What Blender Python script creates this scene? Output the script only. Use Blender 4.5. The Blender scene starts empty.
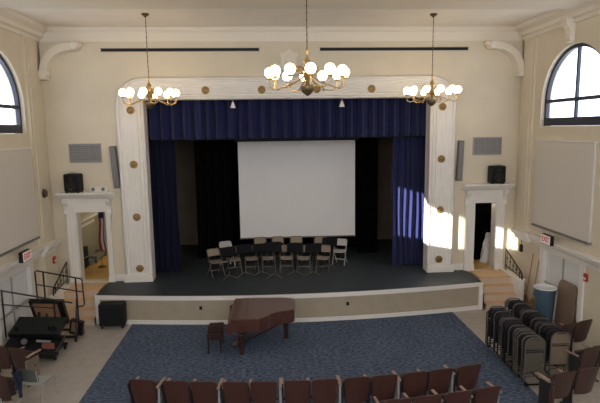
import bpy, math, random
from mathutils import Vector, Matrix
random.seed(7)
PI = math.pi
C = bpy.context.scene.collection
SC = bpy.context.scene
R = math.radians

# ------------------------------------------------------------------ materials
def mat(name, col, rough=0.6, metal=0.0, noise=0.0, nscale=8.0, stretch=(1, 1, 1), col2=None, bump=0.0, emit=None, spec=0.5, sheen=0.0):
    m = bpy.data.materials.new(name); m.use_nodes = True
    nt = m.node_tree; b = nt.nodes['Principled BSDF']
    b.inputs['Base Color'].default_value = (*col, 1)
    b.inputs['Roughness'].default_value = rough
    b.inputs['Metallic'].default_value = metal
    b.inputs['Specular IOR Level'].default_value = spec
    if sheen: b.inputs['Sheen Weight'].default_value = sheen
    if emit:
        b.inputs['Emission Color'].default_value = (*emit[0], 1); b.inputs['Emission Strength'].default_value = emit[1]
    if noise or col2 or bump:
        tc = nt.nodes.new('ShaderNodeTexCoord'); mp = nt.nodes.new('ShaderNodeMapping'); mp.inputs['Scale'].default_value = stretch
        nz = nt.nodes.new('ShaderNodeTexNoise'); nz.inputs['Scale'].default_value = nscale; nz.inputs['Detail'].default_value = 4
        nt.links.new(tc.outputs['Object'], mp.inputs[0]); nt.links.new(mp.outputs[0], nz.inputs['Vector'])
        rp = nt.nodes.new('ShaderNodeValToRGB')
        c2 = col2 if col2 else tuple(c * (1 + noise) for c in col)
        c1 = col if col2 else tuple(c * (1 - noise) for c in col)
        rp.color_ramp.elements[0].color = (*c1, 1); rp.color_ramp.elements[1].color = (*c2, 1)
        rp.color_ramp.elements[0].position = .35; rp.color_ramp.elements[1].position = .65
        nt.links.new(nz.outputs['Fac'], rp.inputs[0]); nt.links.new(rp.outputs[0], b.inputs['Base Color'])
        if bump:
            bp = nt.nodes.new('ShaderNodeBump'); bp.inputs['Strength'].default_value = bump; bp.inputs['Distance'].default_value = .01
            nt.links.new(nz.outputs['Fac'], bp.inputs['Height']); nt.links.new(bp.outputs[0], b.inputs['Normal'])
    return m

M = {}
M['wall'] = mat('cream_plaster', (.67, .59, .455), .8, noise=.03, nscale=1.5)
M['trim'] = mat('white_trim', (.80, .755, .695), .55, noise=.02, nscale=3)
M['ceiling'] = mat('ceiling_plaster', (.85, .785, .70), .85, noise=.03, nscale=1.0)
M['cornice'] = mat('cream_moulding', (.76, .69, .585), .7)
M['vinyl'] = mat('vinyl_tile', (.42, .375, .33), .35, noise=.06, nscale=5)
M['carpet'] = mat('blue_carpet', (.038, .054, .092), .95, col2=(.135, .165, .225), nscale=11, stretch=(1, 2.2, 1), spec=.1)
M['deck'] = mat('stage_paint', (.026, .034, .042), .55, noise=.12, nscale=3)
M['fascia'] = mat('stage_fascia', (.40, .33, .24), .7, noise=.04, nscale=3)
M['wood_floor'] = mat('wood_floor', (.66, .40, .11), .4, col2=(.76, .48, .16), nscale=6, stretch=(6, 1, 1))
M['stair_wood'] = mat('stair_wood', (.60, .38, .20), .45, col2=(.70, .46, .26), nscale=4, stretch=(1, 8, 8))
M['stair_riser'] = mat('stair_riser', (.62, .48, .36), .55)
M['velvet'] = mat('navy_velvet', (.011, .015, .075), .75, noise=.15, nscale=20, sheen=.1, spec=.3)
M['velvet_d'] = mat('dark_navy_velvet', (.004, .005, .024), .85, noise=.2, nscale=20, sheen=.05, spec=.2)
M['black'] = mat('black_drape', (.0025, .0025, .0035), .95, spec=.05)
M['blackpaint'] = mat('black_paint', (.012, .012, .013), .85, spec=.2)
M['flat'] = mat('tan_flat', (.20, .155, .11), .85, noise=.08, nscale=2)
M['screen'] = mat('screen_fabric', (.79, .765, .75), .9, noise=.01, nscale=1)
M['gold'] = mat('aged_gold', (.36, .23, .09), .45, metal=.55, noise=.25, nscale=25)
M['brass'] = mat('brass', (.55, .38, .16), .3, metal=.85)
M['darkbrass'] = mat('dark_brass', (.12, .09, .05), .4, metal=.7)
M['globe'] = mat('milk_glass_globe', (.95, .9, .8), .4, emit=((1, .78, .48), 7.5))
M['grille'] = mat('grille_grey', (.30, .285, .28), .6)
M['grille_d'] = mat('grille_dark', (.20, .19, .185), .7)
M['colspk'] = mat('speaker_grey', (.15, .135, .13), .6)
M['blk'] = mat('black_plastic', (.008, .008, .010), .6, spec=.3)
M['blkm'] = mat('black_metal', (.012, .012, .014), .35, metal=.3)
M['chrome'] = mat('chrome', (.40, .40, .40), .3, metal=.3)
M['piano'] = mat('mahogany', (.066, .026, .021), .28, col2=(.088, .036, .027), nscale=4, stretch=(1, 10, 1))
M['piano_d'] = mat('dark_mahogany', (.035, .013, .011), .35)
M['pianolid'] = mat('mahogany_lid', (.11, .056, .044), .3, col2=(.135, .07, .055), nscale=4, stretch=(8, 1, 1))
M['ivory'] = mat('ivory_keys', (.8, .76, .66), .3)
M['seatwood'] = mat('seat_wood', (.062, .023, .017), .4, col2=(.082, .031, .022), nscale=6, stretch=(2, 2, 12))
M['seatwood_d'] = mat('seat_wood_dark', (.05, .024, .021), .42, col2=(.068, .03, .026), nscale=6, stretch=(2, 2, 12))
M['seatfab'] = mat('seat_pan', (.045, .025, .022), .6)
M['armwood'] = mat('arm_wood', (.33, .215, .17), .45)
M['standard'] = mat('pale_standard', (.42, .39, .38), .5, metal=.2)
M['castiron'] = mat('dark_standard', (.02, .019, .02), .5)
M['fold_tan'] = mat('tan_chair_metal', (.29, .23, .17), .45, metal=.1)
M['fold_frame'] = mat('tan_frame_metal', (.13, .105, .082), .45, metal=.2)
M['fold_daylit'] = mat('daylit_chair_metal', (.50, .48, .46), .45, metal=.1)  # paler copy of the stage chair metal, daylight put into its colour
M['fold_olive'] = mat('olive_chair_metal', (.10, .088, .066), .45, metal=.2)
M['fold_beige'] = mat('beige_chair_metal', (.21, .16, .118), .45, metal=.2)
M['fold_dark'] = mat('dark_chair_metal', (.022, .018, .020), .45, metal=.2)
M['fold_edge'] = mat('chair_tube', (.12, .11, .11), .45, metal=.3)
M['bin'] = mat('blue_grey_plastic', (.055, .095, .14), .5)
M['bag'] = mat('bin_liner', (.72, .74, .76), .4)
M['tabletop'] = mat('tan_tabletop', (.22, .145, .10), .5, noise=.05)
M['ply'] = mat('plywood', (.36, .19, .095), .6, col2=(.43, .24, .13), nscale=5, stretch=(1, 6, 1))
M['redply'] = mat('reddish_board', (.22, .08, .06), .6)
M['broomred'] = mat('orange_handle', (.50, .16, .08), .5)
M['straw'] = mat('broom_straw', (.24, .13, .05), .9)
M['door'] = mat('door_paint', (.70, .69, .68), .5)
M['board'] = mat('window_board', (.655, .60, .53), .75)
M['winframe'] = mat('navy_frame', (.012, .018, .045), .4)
M['alarm'] = mat('red_alarm', (.42, .03, .025), .4)
M['signwhite'] = mat('sign_face', (.75, .62, .58), .5, emit=((1, .75, .7), .15))
M['signred'] = mat('sign_letters', (.50, .03, .02), .5)
M['greyshell'] = mat('grey_green_shell', (.085, .095, .085), .5)
M['greyseat'] = mat('pale_grey_seat', (.36, .37, .355), .35)
M['denim'] = mat('blue_cloth', (.015, .025, .055), .9, noise=.2)
M['red'] = mat('flag_red', (.38, .03, .035), .8)
M['white'] = mat('white_cloth', (.75, .73, .70), .85)
M['flagblue'] = mat('flag_blue', (.02, .03, .12), .8)
M['silver'] = mat('dull_silver', (.42, .42, .40), .35, metal=.5)
M['greenwall'] = mat('backstage_paint', (.40, .385, .29), .8, noise=.03)
M['deskblk'] = mat('stand_black', (.006, .0065, .009), .75, spec=.15)
M['dkgreen'] = mat('dark_green_metal', (.010, .0145, .013), .6, spec=.25)

def carpet_nodes():
    nt = M['carpet'].node_tree; b = nt.nodes['Principled BSDF']
    tc = nt.nodes.new('ShaderNodeTexCoord')
    n2 = nt.nodes.new('ShaderNodeTexNoise'); n2.inputs['Scale'].default_value = 1.2; n2.inputs['Detail'].default_value = 2
    nt.links.new(tc.outputs['Object'], n2.inputs['Vector'])
    mx = nt.nodes.new('ShaderNodeMix'); mx.data_type = 'RGBA'; mx.blend_type = 'MULTIPLY'; mx.inputs['Factor'].default_value = .5
    src = b.inputs['Base Color'].links[0].from_socket
    rp = nt.nodes.new('ShaderNodeValToRGB'); rp.color_ramp.elements[0].color = (.5, .5, .5, 1); rp.color_ramp.elements[1].color = (1.2, 1.2, 1.2, 1)
    nt.links.new(n2.outputs['Fac'], rp.inputs[0])
    nt.links.new(src, mx.inputs['A']); nt.links.new(rp.outputs[0], mx.inputs['B'])
    nt.links.new(mx.outputs['Result'], b.inputs['Base Color'])
carpet_nodes()
def tile_nodes(m, size, dark):
    nt = m.node_tree; b = nt.nodes['Principled BSDF']
    tc = nt.nodes.new('ShaderNodeTexCoord')
    br = nt.nodes.new('ShaderNodeTexBrick'); br.offset = 0; br.inputs['Scale'].default_value = 1
    br.inputs['Brick Width'].default_value = size; br.inputs['Row Height'].default_value = size; br.inputs['Mortar Size'].default_value = .006
    br.inputs['Color1'].default_value = (1, 1, 1, 1); br.inputs['Color2'].default_value = (.95, .95, .95, 1); br.inputs['Mortar'].default_value = (dark, dark, dark, 1)
    nt.links.new(tc.outputs['Object'], br.inputs['Vector'])
    mx = nt.nodes.new('ShaderNodeMix'); mx.data_type = 'RGBA'; mx.blend_type = 'MULTIPLY'; mx.inputs['Factor'].default_value = 1
    src = b.inputs['Base Color'].links[0].from_socket
    nt.links.new(src, mx.inputs['A']); nt.links.new(br.outputs['Color'], mx.inputs['B']); nt.links.new(mx.outputs['Result'], b.inputs['Base Color'])
tile_nodes(M['vinyl'], .3, .82)
def pane_mat():
    m = bpy.data.materials.new('window_glass'); m.use_nodes = True; nt = m.node_tree
    for n in list(nt.nodes): nt.nodes.remove(n)
    o = nt.nodes.new('ShaderNodeOutputMaterial'); mx = nt.nodes.new('ShaderNodeMixShader'); t = nt.nodes.new('ShaderNodeBsdfTransparent'); g = nt.nodes.new('ShaderNodeBsdfGlossy')
    g.inputs['Roughness'].default_value = .03; t.inputs[0].default_value = (.95, .97, 1, 1); mx.inputs[0].default_value = .06
    nt.links.new(t.outputs[0], mx.inputs[1]); nt.links.new(g.outputs[0], mx.inputs[2]); nt.links.new(mx.outputs[0], o.inputs[0])
    return m
M['glass'] = pane_mat()

# ------------------------------------------------------------------ mesh builder
class MB:
    def __init__(s): s.v = []; s.f = []
    def add(s, vs, fs):
        o = len(s.v); s.v += [Vector(v) for v in vs]; s.f += [tuple(i + o for i in f) for f in fs]; return s
    def box(s, x0, x1, y0, y1, z0, z1, mx=None):
        vs = [Vector(p) for p in ((x0, y0, z0), (x1, y0, z0), (x1, y1, z0), (x0, y1, z0), (x0, y0, z1), (x1, y0, z1), (x1, y1, z1), (x0, y1, z1))]
        if mx: vs = [mx @ v for v in vs]
        return s.add(vs, [(0, 3, 2, 1), (4, 5, 6, 7), (0, 1, 5, 4), (1, 2, 6, 5), (2, 3, 7, 6), (3, 0, 4, 7)])
    def rbox(s, x0, x1, y0, y1, z0, z1, b, mx=None):      # chamfered box
        X = (x0, x1); Y = (y0, y1); Z = (z0, z1); vs = []; idx = {}
        for i in (0, 1):
            for j in (0, 1):
                for k in (0, 1):
                    sx, sy, sz = 1 - 2 * i, 1 - 2 * j, 1 - 2 * k
                    for a in range(3):
                        p = [X[i] + sx * b, Y[j] + sy * b, Z[k] + sz * b]; p[a] = (X, Y, Z)[a][(i, j, k)[a]]
                        idx[i, j, k, a] = len(vs); vs.append(Vector(p))
        fs = []
        q = ((0, 0), (1, 0), (1, 1), (0, 1))
        for i in (0, 1):
            fs.append([idx[i, a, b_, 0] for a, b_ in q]); fs.append([idx[a, i, b_, 1] for a, b_ in q]); fs.append([idx[a, b_, i, 2] for a, b_ in q])
        for a in (0, 1):
            for c in (0, 1):
                fs.append([idx[0, a, c, 1], idx[1, a, c, 1], idx[1, a, c, 2], idx[0, a, c, 2]])
                fs.append([idx[a, 0, c, 0], idx[a, 1, c, 0], idx[a, 1, c, 2], idx[a, 0, c, 2]])
                fs.append([idx[a, c, 0, 0], idx[a, c, 1, 0], idx[a, c, 1, 1], idx[a, c, 0, 1]])
                for d in (0, 1): 
                    pass
        for i in (0, 1):
            for j in (0, 1):
                for k in (0, 1): fs.append([idx[i, j, k, 0], idx[i, j, k, 1], idx[i, j, k, 2]])
        if mx: vs = [mx @ v for v in vs]
        return s.add(vs, fs)
    def tube(s, pts, r, n=8, closed=False, cap=True):
        pts = [Vector(p) for p in pts]; N = len(pts); rings = []
        up = None
        rr = r if isinstance(r, (list, tuple)) else [r] * N
        vs = []
        for i, p in enumerate(pts):
            a = pts[(i - 1) % N] if (i > 0 or closed) else p; b = pts[(i + 1) % N] if (i < N - 1 or closed) else p
            t = (b - a)
            if t.length < 1e-9: t = Vector((0, 0, 1))
            t.normalize()
            if up is None:
                up = t.orthogonal().normalized()
            up = (up - t * up.dot(t))
            if up.length < 1e-6: up = t.orthogonal()
            up.normalize(); w = t.cross(up)
            for k in range(n):
                an = 2 * PI * k / n; vs.append(p + (up * math.cos(an) + w * math.sin(an)) * rr[i])
        fs = []
        for i in range(N if closed else N - 1):
            j = (i + 1) % N
            for k in range(n):
                l = (k + 1) % n; fs.append((i * n + k, i * n + l, j * n + l, j * n + k))
        if cap and not closed:
            fs.append(tuple(range(n))[::-1]); fs.append(tuple((N - 1) * n + k for k in range(n)))
        return s.add(vs, fs)
    def bar(s, p0, p1, w, h, up=(0, 0, 1)):
        p0 = Vector(p0); p1 = Vector(p1); t = (p1 - p0).normalized(); u = Vector(up); u = (u - t * u.dot(t))
        if u.length < 1e-5: u = t.orthogonal()
        u.normalize(); sd = t.cross(u)
        vs = [p + sd * a * w / 2 + u * b * h / 2 for p in (p0, p1) for a, b in ((-1, -1), (1, -1), (1, 1), (-1, 1))]
        return s.add(vs, [(3, 2, 1, 0), (4, 5, 6, 7), (0, 1, 5, 4), (1, 2, 6, 5), (2, 3, 7, 6), (3, 0, 4, 7)])
    def lathe(s, prof, c=(0, 0, 0), n=16, axis='z'):
        vs = []; c = Vector(c)
        for r, h in prof:
            for k in range(n):
                a = 2 * PI * k / n; q = (r * math.cos(a), r * math.sin(a), h)
                if axis == 'y': q = (q[0], q[2], q[1])
                elif axis == 'x': q = (q[2], q[0], q[1])
                vs.append(c + Vector(q))
        fs = []
        for i in range(len(prof) - 1):
            for k in range(n):
                l = (k + 1) % n; fs.append((i * n + k, i * n + l, (i + 1) * n + l, (i + 1) * n + k))
        fs.append(tuple(range(n))[::-1]); fs.append(tuple((len(prof) - 1) * n + k for k in range(n)))
        return s.add(vs, fs)
    def sphere(s, c, r, n=16, m=10, sq=(1, 1, 1)):
        c = Vector(c); vs = [c + Vector((0, 0, -r * sq[2]))]; fs = []
        for i in range(1, m):
            a = PI * i / m - PI / 2
            for k in range(n):
                b = 2 * PI * k / n; vs.append(c + Vector((r * math.cos(a) * math.cos(b) * sq[0], r * math.cos(a) * math.sin(b) * sq[1], r * math.sin(a) * sq[2])))
        vs.append(c + Vector((0, 0, r * sq[2])))
        for k in range(n): fs.append((0, 1 + (k + 1) % n, 1 + k)); fs.append((len(vs) - 1, 1 + (m - 2) * n + k, 1 + (m - 2) * n + (k + 1) % n))
        for i in range(m - 2):
            for k in range(n):
                l = (k + 1) % n; fs.append((1 + i * n + k, 1 + i * n + l, 1 + (i + 1) * n + l, 1 + (i + 1) * n + k))
        return s.add(vs, fs)
    def grid(s, fn, nu, nv, thick=None):
        vs = [Vector(fn(i / nu, j / nv)) for j in range(nv + 1) for i in range(nu + 1)]
        fs = [(j * (nu + 1) + i, j * (nu + 1) + i + 1, (j + 1) * (nu + 1) + i + 1, (j + 1) * (nu + 1) + i) for j in range(nv) for i in range(nu)]
        if thick:
            t = Vector(thick); n = len(vs); W = nu + 1
            bf = [tuple(k + n for k in f)[::-1] for f in fs]
            edge = [i for i in range(W)] + [j * W + nu for j in range(1, nv + 1)] + [nv * W + i for i in range(nu - 1, -1, -1)] + [j * W for j in range(nv - 1, 0, -1)]
            for a, b in zip(edge, edge[1:] + edge[:1]): bf.append((b, a, a + n, b + n))
            return s.add(vs + [v + t for v in vs], fs + bf)
        return s.add(vs, fs)
    def prism(s, poly, d, fr=None):                        # poly in XY, extruded z 0..d ; fr maps (x,y,z)->world
        n = len(poly); vs = [Vector((p[0], p[1], 0)) for p in poly] + [Vector((p[0], p[1], d)) for p in poly]
        if fr: vs = [Vector(fr(*v)) for v in vs]
        fs = [tuple(range(n))[::-1], tuple(range(n, 2 * n))] + [(i, (i + 1) % n, n + (i + 1) % n, n + i) for i in range(n)]
        return s.add(vs, fs)
    def sweep(s, prof, path):                               # path: list of callables-free frames (origin, u, v) ; prof list (a,b)
        n = len(prof); vs = [o + u * a + v * b for (o, u, v) in path for a, b in prof]; fs = []
        for i in range(len(path) - 1):
            for k in range(n):
                l = (k + 1) % n; fs.append((i * n + k, i * n + l, (i + 1) * n + l, (i + 1) * n + k))
        fs.append(tuple(range(n))[::-1]); fs.append(tuple((len(path) - 1) * n + k for k in range(n)))
        return s.add(vs, fs)
    def build(s, name, m, parent=None, smooth=True, mats=None):
        me = bpy.data.meshes.new(name); me.from_pydata([tuple(v) for v in s.v], [], s.f); me.validate()
        import bmesh
        bm = bmesh.new(); bm.from_mesh(me); bmesh.ops.recalc_face_normals(bm, faces=bm.faces[:]); bm.to_mesh(me); bm.free()
        me.materials.append(M[m] if isinstance(m, str) else m)
        if smooth:
            me.shade_smooth(); me.set_sharp_from_angle(angle=R(38))
        o = bpy.data.objects.new(name, me); C.objects.link(o)
        if parent: o.parent = parent
        return o

def thing(name, label, cat, loc=(0, 0, 0), rz=0, group=None):
    o = bpy.data.objects.new(name, None); C.objects.link(o); o.location = loc; o.rotation_euler = (0, 0, rz)
    o.empty_display_size = .1
    o['label'] = label; o['category'] = cat
    if group: o['group'] = group
    return o
def tag(o, label, cat, group=None):
    o['label'] = label; o['category'] = cat
    if group: o['group'] = group
    return o
def struct(o, label=None):
    o['kind'] = 'structure'
    if label: o['label'] = label
    return o
def dup(root, loc, rz, label, group=None, swap=None):
    def cp(o, par):
        c = o.copy(); C.objects.link(c); c.parent = par
        if swap and c.type == 'MESH':
            k = o.name.split('.')[0]
            if k in swap:
                c.material_slots[0].link = 'OBJECT'; c.material_slots[0].material = M[swap[k]]
        for ch in o.children: cp(ch, c)
        return c
    kids = list(root.children)
    r = root.copy(); C.objects.link(r); r.location = loc; r.rotation_euler = (0, 0, rz); r['label'] = label
    if group: r['group'] = group
    for ch in kids: cp(ch, r)
    return r
def plate(outer, holes, depth, fr):                         # flat plate with holes; fr maps (x,y,z) -> world, z in 0..depth
    cu = bpy.data.curves.new('tmp', 'CURVE'); cu.dimensions = '2D'; cu.fill_mode = 'BOTH'; cu.extrude = depth / 2
    for poly in [outer] + holes:
        sp = cu.splines.new('POLY'); sp.points.add(len(poly) - 1); sp.use_cyclic_u = True
        for p, q in zip(sp.points, poly): p.co = (q[0], q[1], 0, 1)
    o = bpy.data.objects.new('tmp', cu); C.objects.link(o)
    dg = bpy.context.evaluated_depsgraph_get(); me = o.evaluated_get(dg).to_mesh()
    b = MB(); b.add([Vector(fr(v.co.x, v.co.y, v.co.z + depth / 2)) for v in me.vertices], [tuple(p.vertices) for p in me.polygons])
    o.evaluated_get(dg).to_mesh_clear(); bpy.data.objects.remove(o); bpy.data.curves.remove(cu)
    return b
def rect(x0, x1, y0, y1): return [(x0, y0), (x1, y0), (x1, y1), (x0, y1)]

ORD = ['first', 'second', 'third', 'fourth', 'fifth', 'sixth', 'seventh', 'eighth', 'ninth', 'tenth', 'eleventh', 'twelfth', 'thirteenth', 'fourteenth', 'fifteenth', 'sixteenth']
YB = 15.23; ZS = .83; ZC = 8.2; XW = 7.0

# ------------------------------------------------------------------ room shell
b = MB(); b.box(-7.3, 7.3, -1, 15.5, -.15, 0); struct(b.build('floor', 'vinyl'))
b = MB(); b.box(-7.3, 7.3, -1, 15.5, ZC, ZC + .2); struct(b.build('ceiling', 'ceiling'))
bx = lambda x, y, z: (x, YB + z, y)
DL = (-6.33, -5.47); DR = (5.68, 6.38); DT = 2.97
holes = [[(-4.22, ZS - .07), (4.22, ZS - .07), (4.22, 6.2), (-4.22, 6.2)], rect(DL[0], DL[1], ZS, DT), rect(DR[0], DR[1], ZS, DT)]
struct(plate(rect(-7.3, 7.3, 0, ZC + .1), holes, .25, bx).build('wall_back', 'wall', smooth=False))

def arch(c, hw, sill, spring, rise, n=28):
    p = [(c - hw, sill), (c + hw, sill)]
    for i in range(n + 1):
        a = PI * i / n; p.append((c + hw * math.cos(a), spring + rise * math.sin(a)))
    return p
WC, WHW, WS, WSP, WR = 12.62, 1.40, 5.28, 5.95, 1.36
wl = lambda x, y, z: (-XW - z, x, y)
wr = lambda x, y, z: (XW + z, x, y)
door_y = (11.74, 13.45); door_t = 1.92
sunA = [(7.36, 3.73), (9.2, 3.73), (9.2, 5.15), (8.2, 4.95), (7.36, 4.58)]  # added unseen opening, outline cut to shape the sun patch on curtain and arch
sunB = [(6.36, 3.95), (6.95, 3.92), (6.95, 4.55), (6.36, 4.38)]  # second added opening, shapes the sun patch by the right stage doorway
WIN = arch(WC, WHW, WS, WSP, WR)
WIN2 = arch(3.2, WHW, WS, WSP, WR)
struct(plate(rect(-1, 15.4, 0, ZC + .1), [WIN, rect(*door_y, .0, door_t), WIN2, sunA, sunB], .3, wl).build('wall_left', 'wall', smooth=False))
WIN3 = arch(7.6, WHW, WS, WSP, WR)
struct(plate(rect(-1, 15.4, 0, ZC + .1), [WIN, rect(*door_y, .0, door_t), WIN2, WIN3], .3, wr).build('wall_right', 'wall', smooth=False))
# rear wall under the balcony rail
b = MB(); b.box(-7.0, 7.0, -1.0, -.8, 0, 4.0); struct(b.build('wall_rear', 'wall'))

def window(n, side, c, label):
    s = side; fr = (lambda x, y, z: (s * (XW + .10 + z), x, y))
    e = bpy.data.objects.new('window_%d' % n, None); C.objects.link(e); struct(e, label); e.location = (0, 0, 0)
    hw, si, sp, ri = WHW, WS, WSP, WR
    inner = arch(c, hw - .09, si + .22, sp, ri - .09)
    plate(arch(c, hw - .003, si + .003, sp, ri - .003), [inner], .10, fr).build('frame', 'winframe', e)
    b = MB()
    b.box(s * (XW + .11), s * (XW + .19), c - hw + .05, c + hw - .05, sp - .045, sp + .045)
    top = sp + ri - .06
    b.box(s * (XW + .115), s * (XW + .185), c - .035, c + .035, si + .1, top)
    b.build('glazing_bar', 'winframe', e)
    b = plate(arch(c, hw - .05, si + .1, sp, ri - .05), [], .008, lambda x, y, z: (s * (XW + .145 + z), x, y)); b.build('pane', 'glass', e)
    return e
window(1, -1, WC, 'arched navy-framed window high on the left wall')
window(2, 1, WC, 'arched navy-framed window high on the right wall')
window(3, -1, 3.2, 'arched window high on the left wall near the balcony')
window(4, 1, 3.2, 'arched window high on the right wall near the balcony')
window(5, 1, 7.6, 'second arched window high on the right wall')
b = plate(sunA, [], .01, lambda x, y, z: (-XW - .15 - z, x, y)); struct(b.build('window_6', 'glass'))  # glass for the added sun opening, not a known window of the hall
b = plate(sunB, [], .01, lambda x, y, z: (-XW - .15 - z, x, y)); struct(b.build('window_7', 'glass'))  # glass for the second added sun opening

# cornices (frieze) on three sides
prof = [(0, 0), (.05, 0), (.06, .08), (.14, .12), (.16, .22), (.30, .30), (.34, .395), (0, .395)]
for sgn, nm in ((-1, 'trim_1'), (1, 'trim_2')):
    b = MB(); ux = Vector((-sgn, 0, 0)); uz = Vector((0, 0, 1))
    b.sweep(prof, [(Vector((sgn * XW, y, 7.8)), ux, uz) for y in (-.8, 15.2)]); struct(b.build(nm, 'cornice', smooth=False))
b = MB(); b.sweep([(0, 0), (.03, 0), (.04, .25), (.10, .30), (.12, .395), (0, .395)], [(Vector((x, YB, 7.8)), Vector((0, -1, 0)), Vector((0, 0, 1))) for x in (-6.96, 6.96)])
struct(b.build('trim_3', 'cornice', smooth=False))
# ceiling beam above the centre chandelier
b = MB(); b.box(-6.9, 6.9, 11.5, 12.35, 8.06, 8.19); b.box(-6.9, 6.9, 12.35, 12.48, 8.11, 8.19); b.box(-6.9, 6.9, 11.37, 11.5, 8.11, 8.19); struct(b.build('trim_4', 'cornice', smooth=False))
# pilaster strips on the side walls
for sgn, nm, y0, y1 in ((-1, 'trim_5', 14.15, 14.85), (1, 'trim_6', 14.38, 15.02)):
    b = MB(); b.box(sgn * (XW - .07), sgn * (XW + .0), y0, y1, 2.21, 7.79); b.box(sgn * (XW - .10), sgn * XW, y0 + .12, y1 - .12, 2.4, 7.7); struct(b.build(nm, 'wall', smooth=False))
# ledge over the side doors, with a deeper end block
for sgn, nm in ((-1, 'trim_7'), (1, 'trim_8')):
    b = MB(); pf = [(0, 0), (.08, 0), (.10, .10), (.16, .14), (.20, .24), (.20, .28), (0, .28)]
    b.sweep(pf, [(Vector((sgn * XW, y, 1.93)), Vector((-sgn, 0, 0)), Vector((0, 0, 1))) for y in (0, 14.06)])
    pf2 = [(0, 0), (.18, 0), (.20, .10), (.26, .14), (.31, .24), (.31, .28), (0, .28)]
    b.sweep(pf2, [(Vector((sgn * XW, y, 1.93)), Vector((-sgn, 0, 0)), Vector((0, 0, 1))) for y in (14.05, 14.85)])
    struct(b.build(nm, 'trim', smooth=False))
b = MB(); b.box(-XW, -XW + .17, 14.05, 14.85, 0, 1.93); struct(b.build('trim_9', 'wall', smooth=False))
# baseboards on the back wall
for nm, x0, x1 in (('baseboard_left', -5.31, -5.0), ('baseboard_right', 5.0, 5.4)):
    b = MB(); b.box(x0, x1, YB - .03, YB, ZS, ZS + .2); struct(b.build(nm, 'trim'))
# side double doors
for n, sgn in ((1, -1), (2, 1)):
    e = bpy.data.objects.new('door_%d' % n, None); C.objects.link(e); struct(e, 'white double doors under the %s ledge' % ('left' if sgn < 0 else 'right'))
    fr = lambda x, y, z: (sgn * (XW - .04 + z), x, y)
    y0, y1 = door_y
    plate([(y0 - .14, 0), (y0 - .14, door_t + .008), (y1 + .14, door_t + .008), (y1 + .14, 0)], [], .06, fr) if False else None
    b = MB()
    for ya, yb_ in ((y0 - .15, y0 + .02), (y1 - .02, y1 + .15)): b.box(sgn * (XW - .05), sgn * (XW + .1), ya, yb_, 0, door_t + .008)
    b.box(sgn * (XW - .045), sgn * (XW + .1), y0 + .02, y1 - .02, door_t - .07, door_t + .006)
    b.build('door_frame', 'trim', e, smooth=False)
    ym = (y0 + y1) / 2
    for ya, yb_ in ((y0 + .03, ym - .008), (ym + .008, y1 - .03)):
        b = MB(); b.box(sgn * (XW + .06), sgn * (XW + .12), ya, yb_, .01, door_t - .08)
        for za, zb in ((.15, .8), (.95, door_t - .2)):
            w = .03
            for (a0, a1, c0, c1) in ((ya + .12, yb_ - .12, za, za + w), (ya + .12, yb_ - .12, zb - w, zb), (ya + .12, ya + .12 + w, za, zb), (yb_ - .12 - w, yb_ - .12, za, zb)):
                b.box(sgn * (XW + .045), sgn * (XW + .062), a0, a1, c0, c1)
        lf = b.build('door_leaf', 'door', e, smooth=False)
        yy = (ya if ya > ym else yb_); d = 1 if ya > ym else -1
        b = MB(); b.bar((sgn * (XW - .005), yy + d * .08, .98), (sgn * (XW - .005), yb_ - .08 if d > 0 else ya + .08, .98), .03, .05)
        b.box(sgn * (XW - .01), sgn * (XW + .055), yy + d * .10 - .03, yy + d * .10 + .03, .93, 1.03)
        b.build('push_bar', 'silver', lf)
    b = MB(); b.box(sgn * (XW + .04), sgn * (XW + .06), ym - .02, ym + .02, .01, door_t - .08); b.build('astragal', 'grille', e)
# boarded panels below the arched windows
for sgn, nm in ((-1, 'left'), (1, 'right')):
    e = thing('window_board', 'large pale flat board covering the wall below the arched window on the %s wall' % nm, 'board', (sgn * XW, 12.74, 2.45))
    b = MB(); b.rbox(-.07, -.0, -1.29, 1.29, .05, 2.43, .012) if sgn > 0 else b.rbox(0, .07, -1.29, 1.29, .05, 2.43, .012)
    b.build('panel', 'board', e, smooth=False)
    b = MB(); b.box(-.1 if sgn > 0 else 0, 0 if sgn > 0 else .1, -1.31, 1.31, 0, .05); b.build('bottom_rail', 'grille_d', e)
    b = MB(); b.box(-.085 if sgn > 0 else 0, 0 if sgn > 0 else .085, -1.31, 1.31, 2.43, 2.46); b.build('top_rail', 'trim', e)

# carpet
def front_y(x): return 13.47 + .42 * (x / 5) ** 2
n = 30
poly = [(-4.52, -.5), (4.54, -.5)] + [(4.54 - 9.06 * i / n, front_y(4.54 - 9.06 * i / n) - .005) for i in range(n + 1)]
b = MB(); b.prism(poly, .008, lambda x, y, z: (x, y, z + .001)); tag(b.build('carpet', 'carpet', smooth=False), 'dark blue mottled carpet covering the floor in front of the stage', 'carpet')

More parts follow.
